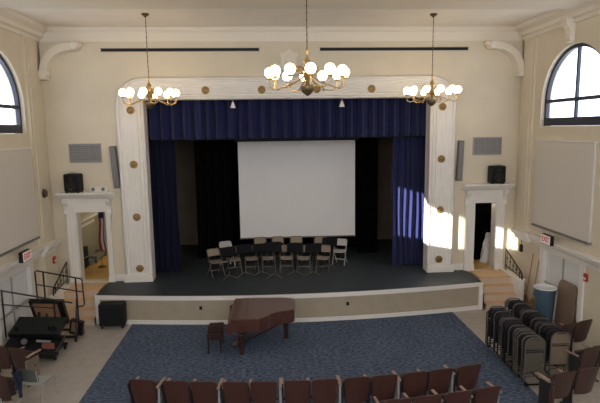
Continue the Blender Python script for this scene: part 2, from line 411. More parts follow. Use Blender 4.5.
# ------------------------------------------------------------------ stage
st = thing('stage', 'low bowed stage with dark painted floor and tan front wall with white edging', 'stage', (0, 14, 0))
def S(b, name, m, **k):
    o = b.build(name, m, st, **k); o.matrix_parent_inverse = Matrix.Translation((0, -14, 0)); return o
def curve_xs(x0, x1, n=40): return [x0 + (x1 - x0) * i / n for i in range(n + 1)]
xs = curve_xs(-5.5, 5.45)
poly = [(x, front_y(x) - .02) for x in xs] + [(5.45, YB - .002), (-5.5, YB - .002)]
b = MB(); b.prism(poly, .05, lambda x, y, z: (x, y, ZS - .05 + z)); b.box(-4.21, 4.21, YB - .005, YB + .255, ZS - .06, ZS); b.box(-5.0, 6.98, YB + .252, 19.96, ZS - .06, ZS)
S(b, 'deck', 'deck', smooth=False)
def strip(z0, z1, d0, d1, x0=-5.48, x1=5.43):
    b = MB(); X = curve_xs(x0, x1)
    vs = []
    for x in X: vs += [(x, front_y(x) + d0, z0), (x, front_y(x) + d1, z0), (x, front_y(x) + d1, z1), (x, front_y(x) + d0, z1)]
    fs = []
    for i in range(len(X) - 1):
        for k in range(4): fs.append((i * 4 + k, i * 4 + (k + 1) % 4, i * 4 + 4 + (k + 1) % 4, i * 4 + 4 + k))
    fs += [(3, 2, 1, 0), tuple((len(X) - 1) * 4 + k for k in range(4))]
    return b.add(vs, fs)
S(strip(.0, ZS - .1, 0, .08), 'front_wall', 'fascia', smooth=False)
S(strip(ZS - .13, ZS - .012, -.05, .0), 'edge_trim', 'trim', smooth=False)
S(strip(0, .12, -.03, -.001), 'baseboard', 'trim', smooth=False)
for x0 in (-5.54, 5.36):
    b = MB(); y0 = front_y(x0) - .06; b.rbox(x0, x0 + .12, y0, y0 + .14, 0, ZS - .012, .01); S(b, 'corner_post', 'trim')
    b = MB(); xs_ = x0 + (.02 if x0 < 0 else .08); b.box(xs_, xs_ + .02, y0 + .14, YB - .01, 0, ZS - .06); S(b, 'side_wall', 'fascia')
for x in (-2.6, 1.45):
    b = MB(); y = front_y(x); b.rbox(x - .04, x + .04, y - .012, y + .01, .42, .52, .004); S(b, 'outlet', 'blk')

# wings and backstage (real rooms behind the openings)
b = MB(); b.box(-7.2, -7.0, YB + .25, 20.2, 0, 5); struct(b.build('wall_backstage_left', 'greenwall'))
b = MB(); b.box(-7.0, -5.2, 20.0, 20.2, 0, 5); struct(b.build('wall_backstage_end', 'greenwall'))
b = MB(); b.box(-5.15, -5.0, YB + .25, 20.0, 0, 6.9); struct(b.build('wall_wing', 'blackpaint'))
b = MB(); b.box(-7.0, -5.15, YB + .25, 20.0, 3.6, 3.75); struct(b.build('ceiling_backstage', 'ceiling'))
b = MB(); b.box(-7.0, -5.15, YB + .25, 20.0, ZS - .1, ZS); struct(b.build('floor_backstage', 'wood_floor'))
b = MB(); b.box(7.0, 7.2, YB + .25, 20.2, 0, 6.9); struct(b.build('wall_stage_right', 'blackpaint'))
b = MB(); b.box(-5.0, 7.0, 20.0, 20.2, 0, 6.9); struct(b.build('wall_stage_rear', 'flat'))
b = MB(); b.box(-5.0, 7.0, 19.97, 20.0, ZS, ZS + .15); struct(b.build('baseboard_stage_rear', 'flat'))
b = MB(); b.box(-5.15, 7.2, YB + .25, 20.2, 6.9, 7.0); struct(b.build('ceiling_stage', 'blackpaint'))
b = MB(); b.box(5.2, 6.98, YB - .02, 17, ZS, ZS + .012); struct(b.build('floor_wing', 'wood_floor'))
# backstage window with deep sill
e = bpy.data.objects.new('window_8', None); C.objects.link(e); struct(e, 'small backstage window above a deep sill')
b = MB(); b.box(-6.99, -6.93, 16.7, 18.4, 2.62, 2.70); b.box(-6.99, -6.95, 16.7, 16.78, 2.7, 3.4); b.box(-6.99, -6.95, 18.3, 18.4, 2.7, 3.4); b.box(-6.99, -6.95, 17.5, 17.58, 2.7, 3.4); b.box(-6.99, -6.95, 16.7, 18.4, 3.34, 3.4)
b.build('window_frame', 'trim', e, smooth=False)
b = MB(); b.box(-6.99, -6.975, 16.78, 18.3, 2.7, 3.34); b.build('pane', 'grille_d', e)
b = MB(); b.box(-6.99, -6.78, 16.4, 18.6, 2.36, 2.44); b.box(-6.99, -6.95, 16.4, 18.6, 2.1, 2.2); b.build('sill', 'trim', e)

# ------------------------------------------------------------------ proscenium arch
pr = thing('proscenium_arch', 'white fluted proscenium arch with gold medallions framing the stage', 'arch', (0, YB, ZS))
def P_(b, name, m, par=pr, **k):
    o = b.build(name, m, par, **k)
    if par is pr: o.matrix_parent_inverse = Matrix.Translation((0, -YB, -ZS))
    return o
XO, ZO, RO = 4.99, 6.81, .80
def outline(d):
    r = max(RO - d, .03); xo = XO - d; zo = ZO - d * .80; p = [(-xo, ZS + .22)]
    for i in range(13):
        a = PI - PI / 2 * i / 12; p.append((-xo + r + r * math.cos(a), zo - r + r * math.sin(a)))
    for i in range(13):
        a = PI / 2 - PI / 2 * i / 12; p.append((xo - r + r * math.cos(a), zo - r + r * math.sin(a)))
    p.append((xo, ZS + .22)); return p
pd = [(0, 0), (0, .10), (.05, .17), (.10, .17), (.12, .13), (.17, .13), (.19, .155), (.60, .155), (.62, .12), (.655, .12), (.67, .15), (.70, .15), (.715, .11), (.745, .11), (.765, .17), (.80, .15), (.80, -.02)]
# flutes in the broad band
band = []
for i in range(5):
    a = .22 + i * .075; band += [(a, .155), (a + .012, .147), (a + .05, .147), (a + .062, .155)]
pd = pd[:7] + band + pd[7:]
outs = [outline(d) for d, _ in pd]; npth = len(outs[0]); b = MB(); vs = []; fs = []
for i in range(npth):
    for k, (d, h) in enumerate(pd): vs.append((outs[k][i][0], YB - h, outs[k][i][1]))
m_ = len(pd)
for i in range(npth - 1):
    for k in range(m_ - 1): fs.append((i * m_ + k, i * m_ + k + 1, (i + 1) * m_ + k + 1, (i + 1) * m_ + k))
b.add(vs, fs); P_(b, 'frame', 'trim')
for s in (-1, 1):
    b = MB(); x0, x1 = sorted((s * 4.18, s * 5.02)); b.box(x0, x1, YB - .20, YB, ZS, ZS + .17); b.box(x0 + .02, x1 - .02, YB - .185, YB, ZS + .17, ZS + .23); P_(b, 'plinth', 'trim', smooth=False)
    b = MB(); x0, x1 = sorted((s * 4.19, s * 4.23)); b.box(x0, x1, YB - .02, YB + .27, ZS, 6.2); P_(b, 'jamb', 'trim')
b = MB(); b.box(-4.19, 4.19, YB - .02, YB + .27, 6.0, 6.2) if False else b.box(-4.19, 4.19, YB - .02, YB + .27, 6.17, 6.21); P_(b, 'soffit', 'trim')
def medal(x, z):
    b = MB(); b.lathe([(.105, -.15), (.115, -.165), (.11, -.185), (.085, -.19), (.075, -.175), (.05, -.178), (.035, -.20), (.005, -.205)], (x, YB, z), 20, 'y')
    for k in range(8):
        a = 2 * PI * k / 8; b.sphere((x + .062 * math.cos(a), YB - .18, z + .062 * math.sin(a)), .016, 6, 4)
    P_(b, 'medallion', 'gold')
for s in (-1, 1):
    for z in (5.89, 4.34, 2.79, 1.24): medal(s * 4.55, z)
    for x in (.8, 2.41, 4.02): medal(s * x, 6.43)
# cartouche above the arch
ca = thing('cartouche', 'cream scrolled plaster cartouche over the centre of the proscenium arch', 'ornament', (0, YB - .012, 6.82))
b = MB(); sh = [(-.16, .12), (-.24, .3), (-.22, .5), (-.28, .62), (-.12, .66), (0, .76), (.12, .66), (.28, .62), (.22, .5), (.24, .3), (.16, .12), (0, .02)]
b.prism(sh, .10, lambda x, y, z: (x, -z, y)); b.build('shield', 'cornice', ca)
b = MB(); b.sphere((0, -.10, .40), .13, 14, 8, (1, .45, 1.35)); b.build('boss', 'cornice', ca)
for s in (-1, 1):
    b = MB(); pts = [(s * (.34 + .13 * math.cos(a) * (1 - a / 14)), -.06, .22 + .15 * math.sin(a) * (1 - a / 14)) for a in [i * .45 for i in range(20)]]
    b.tube(pts, .03, 6); b.tube([(s * .2, -.06, .1), (s * .4, -.06, .06), (s * .55, -.06, .05)], [.05, .04, .015], 6); b.build('scroll', 'cornice', ca)
# air slots
for x0, x1, w in ((-5.31, -.85, 'left'), (.92, 5.33, 'right')):
    e = thing('air_slot', 'long dark air slot high on the back wall, %s of the cartouche' % w, 'vent', ((x0 + x1) / 2, YB, 7.58)); hw = (x1 - x0) / 2
    b = MB(); b.box(-hw, hw, -.012, -.001, -.035, .035); b.build('slot', 'blk', e)
    b = MB(); b.box(-hw - .02, hw + .02, -.018, -.0, .035, .048); b.box(-hw - .02, hw + .02, -.018, 0, -.048, -.035); b.build('frame', 'colspk', e)
# corner brackets
for s, w in ((-1, 'left'), (1, 'right')):
    e = thing('corner_bracket', 'cream curved scroll bracket in the upper %s corner of the hall' % w, 'bracket', (s * 6.95, YB, 6.85))
    b = MB(); out = []; inn = []
    for i in range(17):
        a = PI / 2 * i / 16
        out.append((-s * (.86 - .86 * math.cos(a)), .05 + .84 * math.sin(a))); inn.append((-s * (.86 - .66 * math.cos(a)), .05 + .64 * math.sin(a)))
    poly = out + [(-s * .95, .89), (-s * .95, .69)] + inn[::-1]
    b.prism(poly, .30, lambda x, y, z: (x, -z - .001, y)); b.build('arched_arm', 'cornice', e)
    b = MB(); poly2 = [(0, .1), (0, .93), (-s * .86, .93), (-s * .86, .9)] + [(p[0], p[1] + .002) for p in out[::-1]]
    b.prism(poly2, .12, lambda x, y, z: (x, -z - .001, y)); b.build('spandrel', 'wall', e)
    b = MB(); b.lathe([(.12, -.34), (.13, -.3), (.13, -.05), (.11, -.001)], (-s * .10, 0, .06), 14, 'y'); b.box(*sorted((0, -s * .2)), -.33, -.001, -.1, -.04); b.build('lower_scroll', 'cornice', e)
    b = MB(); b.lathe([(.10, -.34), (.12, -.3), (.12, -.05), (.1, -.001)], (-s * .98, 0, .81), 14, 'y'); b.sphere((-s * 1.1, -.22, .85), .09, 10, 6, (1, 2, 1)); b.build('upper_scroll', 'cornice', e)
# keystone console above the right window
e = thing('keystone_bracket', 'small cream scroll console above the right arched window', 'bracket', (XW, 12.72, 7.36))
b = MB(); b.prism([(0, 0), (-.10, 0), (-.13, .08), (-.11, .2), (-.16, .34), (-.24, .42), (-.24, .5), (0, .5)], .22, lambda x, y, z: (x, z - .11, y)); b.build('console', 'cornice', e, smooth=False)
b = MB(); b.box(-.27, 0, -.14, .14, .5, .56); b.build('cap', 'cornice', e)

# ------------------------------------------------------------------ door surrounds
def surround(s, x0, x1, fx0, fx1, w):
    xc = (x0 + x1) / 2
    e = thing('door_surround', 'white doorcase with bracketed shelf around the stage doorway %s of the arch' % w, 'door surround', (xc, YB, ZS))
    def A(b, n, m='trim', **k):
        o = b.build(n, m, e, **k); o.matrix_parent_inverse = Matrix.Translation((-xc, -YB, -ZS)); return o
    for a, c in ((fx0, x0), (x1, fx1)):
        b = MB(); b.box(a, c, YB - .10, YB, ZS, DT + .1); b.box(a - .02, c + .02, YB - .12, YB, ZS, ZS + .18)
        for k in range(3):
            xx = a + (c - a) * (k + .5) / 3; b.box(xx - .014, xx + .014, YB - .115, YB - .10, ZS + .25, DT)
        A(b, 'pilaster', smooth=False)
    b = MB(); b.box(fx0, fx1, YB - .10, YB, DT + .1, DT + .16) ; b.box(fx0 + .04, fx1 - .04, YB - .08, YB, DT + .16, 3.36); b.box(x0, x1, YB - .09, YB, DT, DT + .1); A(b, 'lintel', smooth=False)
    sx0, sx1 = fx0 - .18, fx1 + .18
    b = MB(); b.sweep([(0, 0), (.10, 0), (.14, .06), (.26, .08), (.30, .14), (.36, .15), (.36, .19), (0, .19)], [(Vector((x, YB, 3.37)), Vector((0, -1, 0)), Vector((0, 0, 1))) for x in (sx0, sx1)]); A(b, 'shelf', smooth=False)
    for xx in (fx0 - .04, fx1 - .08):
        b = MB(); b.prism([(0, 0), (-.07, .0), (-.12, .07), (-.10, .18), (-.13, .3), (-.24, .42), (-.26, .52), (0, .52)], .12, lambda x, y, z: (xx + z, YB + x, 2.85 + y)); A(b, 'console', smooth=False)
    b = MB(); b.box(x0 - .005, x0 + .02, YB - .05, YB + .26, ZS, DT); b.box(x1 - .02, x1 + .005, YB - .05, YB + .26, ZS, DT); b.box(x0, x1, YB - .05, YB + .26, DT - .02, DT + .005); A(b, 'jamb_lining')
    return e
surround(-1, *DL, -6.60, -5.33, 'left')
surround(1, *DR, 5.40, 6.62, 'right')

# wall grilles
def grille(x0, x1, z0, z1, label):
    xc, zc = (x0 + x1) / 2, (z0 + z1) / 2; hw, hh = (x1 - x0) / 2, (z1 - z0) / 2
    e = thing('vent_grille', label, 'vent', (xc, YB, zc))
    b = plate(rect(-hw, hw, -hh, hh), [rect(-hw + .04, hw - .04, -hh + .04, hh - .04)], .03, lambda x, y, z: (x, -z - .001, y)); b.build('frame', 'grille', e, smooth=False)
    b = MB()
    n = 9
    for k in range(n):
        z = -hh + .06 + (2 * hh - .12) * k / (n - 1); b.bar((-hw + .03, -.014, z), (hw - .03, -.014, z), .018, .022)
    for k in range(4):
        x = -hw + .04 + (2 * hw - .08) * (k + .5) / 4; b.box(x - .006, x + .006, -.026, -.006, -hh + .04, hh - .04)
    b.build('louvres', 'grille', e, smooth=False)
    b = MB(); b.box(-hw + .03, hw - .03, -.005, -.001, -hh + .03, hh - .03); b.build('backing', 'grille_d', e)
grille(-6.40, -5.49, 4.41, 4.96, 'grey louvred wall grille above the speaker left of the arch')
grille(5.57, 6.47, 4.43, 4.97, 'grey louvred wall grille above the speaker right of the arch')
# column speakers
for x, rot, w in ((-5.07, -.055, 'left'), (5.135, .03, 'right')):
    e = thing('column_speaker', 'tall slim grey column speaker on the wall just %s of the arch' % w, 'speaker', (x, YB, 3.66)); e.rotation_euler = (0, rot, 0)
    b = MB(); b.rbox(-.085, .085, -.16, -.03, 0, 1.22, .012); b.build('cabinet', 'colspk', e)
    b = MB(); b.box(-.068, .068, -.168, -.158, .04, 1.18)
    for k in range(14): b.box(-.068, .068, -.173, -.167, .06 + k * .08, .07 + k * .08)
    b.build('grille_cloth', 'grille_d', e)
    for z in (.3, .9): b = MB(); b.box(-.03, .03, -.04, .0, z, z + .06); b.build('bracket', 'blkm', e)
# shelf speakers
for x, y, rz, w in ((-6.27, 15.03, -.12, 'left'), (6.26, 15.02, .0, 'right')):
    e = thing('loudspeaker', 'black boxy loudspeaker standing on the shelf over the %s stage doorway' % w, 'speaker', (x, y, 3.562), rz)
    b = MB(); b.rbox(-.22, .22, -.17, .16, .03, .55, .03); b.build('cabinet', 'blk', e)
    b = MB(); b.rbox(-.19, .19, -.185, -.165, .07, .51, .01); b.build('front_grille', 'blackpaint', e)
    b = MB(); b.lathe([(.13, -.19), (.15, -.187), (.12, -.178)], (0, 0, .2), 18, 'y'); b.lathe([(.05, -.19), (.06, -.187), (.04, -.178)], (0, 0, .42), 14, 'y'); b.build('driver', 'blkm', e)
    b = MB(); b.tube([(-.1, 0, .54), (-.08, 0, .585), (.08, 0, .585), (.1, 0, .54)], .014, 6); b.build('handle', 'silver', e)
    for xx in (-.17, .17):
        b = MB(); b.lathe([(.025, 0), (.03, .035)], (xx, -.1, 0), 8); b.lathe([(.025, 0), (.03, .035)], (xx, .1, 0), 8); b.build('foot', 'blk', e)
    b = MB(); b.rbox(-.045, .045, -.19, -.184, .10, .12, .002); b.build('badge', 'silver', e)
e = thing('emergency_light', 'white twin-lamp emergency light on the shelf over the left stage doorway', 'emergency light', (-5.56, 15.02, 3.562))
b = MB(); b.rbox(-.24, .24, -.05, .06, 0, .16, .015); b.build('housing', 'trim', e)
for x in (-.13, .15):
    b = MB(); b.lathe([(.04, -.07), (.075, -.10), (.08, -.13), (.06, -.135), (.01, -.125)], (x, 0, .10), 16, 'y'); l = b.build('lamp', 'trim', e)
    b = MB(); b.lathe([(.055, -.137), (.05, -.14), (.005, -.14)], (x, 0, .10), 14, 'y'); b.build('lens', 'colspk', l)
# thermostat on left wall
e = thing('wall_thermostat', 'round dark dial on the left wall between the board and the corner', 'thermostat', (-XW + .10, 14.5, 3.62))
b = MB(); b.lathe([(.11, 0), (.11, .05), (.09, .07), (.01, .075)], (0, 0, 0), 18, 'x'); b.build('dial', 'darkbrass', e)
b = MB(); b.lathe([(.13, 0), (.13, .012)], (0, 0, 0), 18, 'x'); b.build('base_ring', 'blk', e)

# exit signs and alarms
def exit_sign(s, y, z, w):
    e = thing('exit_sign', 'white exit sign with red letters above the %s double doors' % w, 'sign', (s * (XW - .20), y, z))
    b = MB(); x0, x1 = sorted((0, -s * .10)); b.rbox(x0, x1, -.23, .23, -.13, .13, .008); b.build('housing', 'blk', e)
    b = MB(); x0, x1 = sorted((-s * .101, -s * .106)); b.box(x0, x1, -.215, .215, -.115, .115); b.build('face', 'signwhite', e)
    cu = bpy.data.curves.new('t', 'FONT'); cu.body = 'EXIT'; cu.size = .20; cu.align_x = 'CENTER'; cu.align_y = 'CENTER'; cu.extrude = .002; cu.offset = .004
    o = bpy.data.objects.new('t', cu); C.objects.link(o); dg = bpy.context.evaluated_depsgraph_get(); me = bpy.data.meshes.new_from_object(o.evaluated_get(dg)); bpy.data.objects.remove(o)
    t = bpy.data.objects.new('lettering', me); me.materials.clear(); me.materials.append(M['signred']); C.objects.link(t); t.parent = e
    t.location = (-s * .1085, 0, 0); t.rotation_euler = (PI / 2, 0, -s * PI / 2)
    t.scale = (.86, 1, 1)
exit_sign(-1, 12.78, 2.27, 'left'); exit_sign(1, 12.90, 2.27, 'right')
for s, x, y, z, w in ((-1, -XW + .17, 14.59, 1.70, 'left'), (1, XW, 11.53, 1.62, 'right')):
    e = thing('fire_alarm', 'small red fire alarm box on the %s wall near the double doors' % w, 'alarm', (x, y, z))
    x0, x1 = sorted((0, -s * .05)); b = MB(); b.rbox(x0, x1, -.07, .07, -.1, .1, .008); b.build('box', 'alarm', e)
    x0, x1 = sorted((-s * .05, -s * .065)); b = MB(); b.rbox(x0, x1, -.045, .045, -.05, .0, .003); b.build('pull_handle', 'trim', e)
e = thing('wall_phone', 'black box hanging on a vertical cable on the right wall by the stage steps', 'intercom', (XW - .11, 14.48, 1.55))
b = MB(); b.rbox(-.06, .0, -.07, .07, 0, .22, .012); b.build('box', 'blk', e)
b = MB(); b.tube([(-.02, 0, .2), (-.02, .01, .37)], .008, 6); b.tube([(.09, .03, .66), (.09, .03, 1.9)], .01, 6); b.build('cable', 'blk', e)

# ------------------------------------------------------------------ chandeliers
def chandelier(loc, top, label, first=None):
    e = thing('chandelier', label, 'chandelier', loc, 0, 'brass globe chandeliers')
    L = top - loc[2]
    b = MB(); b.lathe([(.10, L - .001), (.09, L - .03), (.04, L - .07), (.015, L - .09)], n=14); b.build('canopy', 'darkbrass', e)
    b = MB()
    z = .30
    b.tube([(0, 0, .25), (0, 0, L - .06)], .009, 6)
    k = 0
    while z < L - .1:
        b.sphere((0, 0, z), .016, 6, 4); z += .12; k += 1
    b.build('hanging_rod', 'darkbrass', e)
    b = MB(); b.lathe([(.01, .43), (.035, .38), (.015, .34), (.02, .26), (.05, .22), (.07, .19), (.03, .14), (.025, .04), (.06, 0), (.08, -.06), (.05, -.12), (.03, -.15)], n=14); b.build('column', 'brass', e)
    b = MB(); b.lathe([(.03, -.14), (.05, -.22), (.12, -.24), (.125, -.29), (.09, -.35), (.04, -.39), (.01, -.41)], n=16); b.build('bowl', 'darkbrass', e)
    for k in range(6):                                    # scroll leaves round the column
        a = 2 * PI * (k + .25) / 6; c, s = math.cos(a), math.sin(a)
        pts = [(c * r, s * r, z) for r, z in ((.04, .02), (.12, .10), (.20, .10), (.22, .04), (.18, .01), (.16, .045))]
        b = MB(); b.tube(pts, [.014, .018, .018, .015, .012, .008], 6); b.sphere((c * .13, s * .13, .0), .035, 8, 5); b.build('scroll', 'brass', e)
    RR, gr = .67, .095
    for k in range(6):
        a0 = 2 * PI * (k * 2) / 12; a1 = 2 * PI * (k * 2 + 1) / 12; am = (a0 + a1) / 2
        b = MB(); d = lambda a, r, z: (math.cos(a - PI / 2) * r, math.sin(a - PI / 2) * r, z)
        b.tube([d(am, .06, -.05), d(am, .18, -.14), d(am, .36, -.22), d(am, .50, -.27)], .011, 6)
        for aa in (a0, a1):
            b.tube([d(am, .50, -.27), d(aa * .6 + am * .4, .58, -.29), d(aa * .9 + am * .1, .66, -.25), d(aa, .675, -.17), d(aa, RR, -.10)], .010, 6)
        arm = b.build('arm', 'brass', e)
        for aa in (a0, a1):
            p = d(aa, RR, 0)
            b = MB(); b.lathe([(.012, -.125), (.045, -.115), (.05, -.095), (.03, -.085)], p, 10); b.build('globe_cup', 'brass', arm)
            b = MB(); b.sphere(p, gr, 16, 10); b.build('globe', 'globe', arm)
    return e
chandelier((.05, 9.3, 6.29), ZC, 'large brass chandelier with white globes hanging nearest, centre of the hall')
chandelier((-3.65, 13.5, 6.25), ZC, 'brass chandelier with white globes hanging before the upper left of the arch')
chandelier((3.70, 13.5, 6.25), ZC, 'brass chandelier with white globes hanging before the upper right of the arch')

# ------------------------------------------------------------------ curtains, screen, drapes
def drape(x0, x1, y, z0, z1, folds, amp, name, m, parent, seed=0, nx=None, flare=0):
    rnd = random.Random(seed); ph = [rnd.uniform(-.5, .5) for _ in range(int(folds) + 3)]
    def fn(u, v):
        k = u * folds; i = int(k); t = k - i; p = ph[i] * (1 - t) + ph[i + 1] * t
        w = math.sin(2 * PI * k + p * 2)
        a = amp * (1 - .35 * v * flare)
        return (x0 + (x1 - x0) * u + .02 * math.sin(9 * v + 7 * u) * flare, y - a * (w + .35 * math.sin(4 * PI * k + p)), z0 + (z1 - z0) * v)
    b = MB(); b.grid(fn, int(folds * 14), 12, (0, .012, 0)); return b.build(name, m, parent)
e = thing('stage_valance', 'navy pleated velvet valance across the top of the stage opening', 'curtain', (0, 15.70, 5.03))
drape(-4.5, 4.5, 0, 0, 1.2, 27, .12, 'pleated_cloth', 'velvet', e, 3)
b = MB(); b.box(-4.5, 4.5, -.02, .08, 1.18, 1.25); b.build('heading_rail', 'blackpaint', e)
b = MB(); b.box(-4.5, 4.5, .09, .12, -.04, .05); b.build('hem', 'blackpaint', e)
e = thing('stage_curtain', 'navy velvet stage curtain drawn aside at the left edge of the stage', 'curtain', (-3.86, 16.02, ZS))
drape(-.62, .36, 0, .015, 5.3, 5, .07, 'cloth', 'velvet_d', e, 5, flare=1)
b = MB(); b.box(-.64, .38, -.03, .05, 5.28, 5.34); b.build('track', 'blackpaint', e)
e = thing('stage_curtain', 'navy velvet stage curtain drawn aside at the right edge, partly sunlit', 'curtain', (3.78, 16.02, ZS))
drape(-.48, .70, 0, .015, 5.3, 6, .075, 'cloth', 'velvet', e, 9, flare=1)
b = MB(); b.box(-.5, .72, -.03, .05, 5.28, 5.34); b.build('track', 'blackpaint', e)
e = thing('black_backdrop', 'black drape hanging across the back of the stage behind the screen', 'drape', (0, 18.6, ZS))
drape(-3.28, 3.36, 0, .01, 5.6, 18, .06, 'cloth', 'black', e, 2)
b = MB(); b.box(-3.28, 3.36, -.03, .05, 5.58, 5.64); b.build('batten', 'blackpaint', e)
for x0, x1, w in ((-3.17, -1.95, 'left'), (2.5, 3.22, 'right')):
    e = thing('black_leg_drape', 'narrow black leg drape hanging just %s of the projection screen' % w, 'drape', ((x0 + x1) / 2, 17.75, ZS)); h = (x1 - x0) / 2
    drape(-h, h, 0, .01, 5.6, 4, .05, 'cloth', 'black', e, 4)
    b = MB(); b.box(-h, h, -.03, .05, 5.58, 5.64); b.build('batten', 'blackpaint', e)
e = thing('projection_screen', 'large white projection screen hanging at the back of the stage', 'screen', (.34, 17.5, 1.5))
b = MB(); b.grid(lambda u, v: (-2.01 + 4.02 * u, .012 * math.sin(u * 5) * (1 - v), .05 + 3.34 * v), 24, 8, (0, .006, 0)); b.build('screen_surface', 'screen', e)
b = MB(); b.tube([(-2.03, 0, .04), (2.03, 0, .04)], .025, 8); b.build('bottom_bar', 'fold_beige', e)
b = MB(); b.rbox(-2.12, 2.12, -.06, .08, 3.39, 3.50, .01); b.build('roller_case', 'blk', e)
b = MB(); b.tube([(-1.8, .01, 3.5), (-1.8, .01, 5.39)], .006, 5); b.tube([(1.8, .01, 3.5), (1.8, .01, 5.39)], .006, 5); b.build('hanging_cable', 'blk', e)
# two small white pendant sensors under the arch
for x, w in ((-1.64, 'left'), (1.54, 'right')):
    e = thing('stage_spotlight', 'tiny white cone lamp hanging under the arch top, %s of centre' % w, 'lamp', (x, 15.1, 5.92))
    b = MB(); b.lathe([(.085, 0), (.08, .02), (.03, .15), (.02, .17)], n=12); b.build('cone', 'trim', e)
    b = MB(); b.tube([(0, 0, .16), (0, 0, .28)], .008, 6); b.build('stem', 'trim', e)

# ------------------------------------------------------------------ stage folding chairs and stands
def folding_chair(m1, m2, label, cat='chair', group=None, loc=(0, 0, 0), rz=0):
    e = thing('folding_chair', label, cat, loc, rz, group)
    b = MB(); pts = [(-.20, .24, .012), (-.20, .03, .44), (-.20, -.16, .72), (-.19, -.19, .77), (-.15, -.205, .795), (.15, -.205, .795), (.19, -.19, .77), (.20, -.16, .72), (.20, .03, .44), (.20, .24, .012)]
    b.tube(pts, .013, 6); b.build('frame', m2, e)
    for s in (-1, 1):
        b = MB(); b.tube([(s * .175, .12, .43), (s * .175, -.25, .012)], .012, 6); b.lathe([(.018, 0), (.018, .03)], (s * .175, -.25, 0), 8); b.build('leg', m2, e)
    b = MB(); b.tube([(-.2, .15, .19), (.2, .15, .19)], .008, 6); b.build('crossbar', m2, e)
    b = MB(); b.tube([(-.175, -.16, .12), (.175, -.16, .12)], .008, 6); b.build('crossbar', m2, e)
    b = MB()
    def sf(u, v):
        a = 2 * u - 1; return (a * (.195 - .02 * v * v), -.16 + .38 * v, .455 - .012 * (1 - a * a) - .02 * max(0, v - .8) * 5 * .5)
    b.grid(sf, 8, 6, (0, 0, -.018)); b.build('seat', m1, e)
    b = MB()
    def bf(u, v):
        a = 2 * u - 1; z = .60 + .18 * v; y = -.075 - (z - .60) * .66; return (a * .185 * (1 - .12 * max(0, v - .7) / .3 * a * a), y - .02 * (1 - a * a) - .012, z)
    b.grid(bf, 8, 4, (0, .016, 0)); b.build('backrest', m1, e)
    return e
g1 = 'folding chairs on the stage'
FR = [(-2.36, 15.52), (-1.82, 15.74), (-1.27, 15.80), (-.72, 15.78), (-.15, 15.74), (.40, 15.64), (1.02, 15.58), (1.66, 16.42)]
BK = [(-2.08, 16.52), (-.97, 17.02), (-.38, 17.05), (.24, 17.02), (1.03, 16.85)]
proto = None
flabs = ['tan metal folding chair at the left end of the front row on stage', 'tan folding chair second from the left in the stage front row', 'tan folding chair third from the left in the stage front row',
         'tan folding chair fourth from left in the stage front row, behind the foremost stand', 'tan folding chair fifth from the left in the stage front row', 'tan folding chair sixth from the left in the stage front row',
         'tan folding chair seventh from left in the stage front row, clear of stands', 'metal folding chair in a paler daylit tone, alone at the right end of the stage group']
blabs = ['pale folding chair at the left end of the back row on stage', 'folding chair second from the left in the stage back row below the screen', 'folding chair in the middle of the stage back row', 'folding chair fourth from the left in the stage back row', 'folding chair at the right end of the stage back row below the screen']
for i, (x, y) in enumerate(FR + BK):
    lab = (flabs + blabs)[i]; pale = i in (7, 8)
    rz = math.atan2(-(-.3 - x), 11.5 - y) 
    if i == 0: proto = folding_chair('fold_tan', 'fold_frame', lab, 'chair', g1, (x, y, ZS), rz)
    else: dup(proto, (x, y, ZS), rz, lab, g1, {k: 'fold_daylit' for k in ('seat', 'backrest', 'frame', 'leg', 'crossbar')} if pale else None)
ms = None
g2 = 'music stands on the stage'
for i, (x, y) in enumerate([(-1.92, 15.10), (-1.45, 15.42), (-.95, 15.45), (-.56, 15.10), (.11, 15.38), (.66, 15.22), (1.26, 16.0)]):
    lab = ['black music stand before the leftmost chair on stage', 'black music stand second from the left on stage', 'black music stand third from the left on stage', 'foremost black music stand with its desk tipped flat at centre stage',
           'black music stand third from the right on stage', 'black music stand second from the right on stage', 'black music stand at the right end of the stage group'][i]
    rz = math.atan2(-(-.3 - x), 11.0 - y) + PI
    if ms is None:
        ms = thing('music_stand', lab, 'music stand', (x, y, ZS), rz, g2); ms.scale = (1, 1, .8)
        b = MB()
        for k in range(3):
            a = 2 * PI * k / 3 + PI / 6 + PI; b.tube([(0, 0, .13), (.10 * math.cos(a), .10 * math.sin(a), .09), (.27 * math.cos(a), .27 * math.sin(a), .012)], .011, 6)
        b.build('tripod_base', 'colspk', ms)
        b = MB(); b.tube([(0, 0, .1), (0, 0, .98)], .012, 8); b.build('pole', 'blkm', ms)
        mx = Matrix.Translation((0, 0, .98)) @ Matrix.Rotation(R(-28), 4, 'X')
        b = MB(); b.rbox(-.25, .25, -.012, .0, -.10, .24, .004, mx); b.build('desk', 'deskblk', ms)
        b = MB(); b.box(-.25, .25, .0, .06, -.105, -.09, mx); b.build('ledge', 'deskblk', ms)
    else:
        dup(ms, (x, y, ZS), rz, lab, g2).scale = (1, 1, .90 if i == 3 else .80)

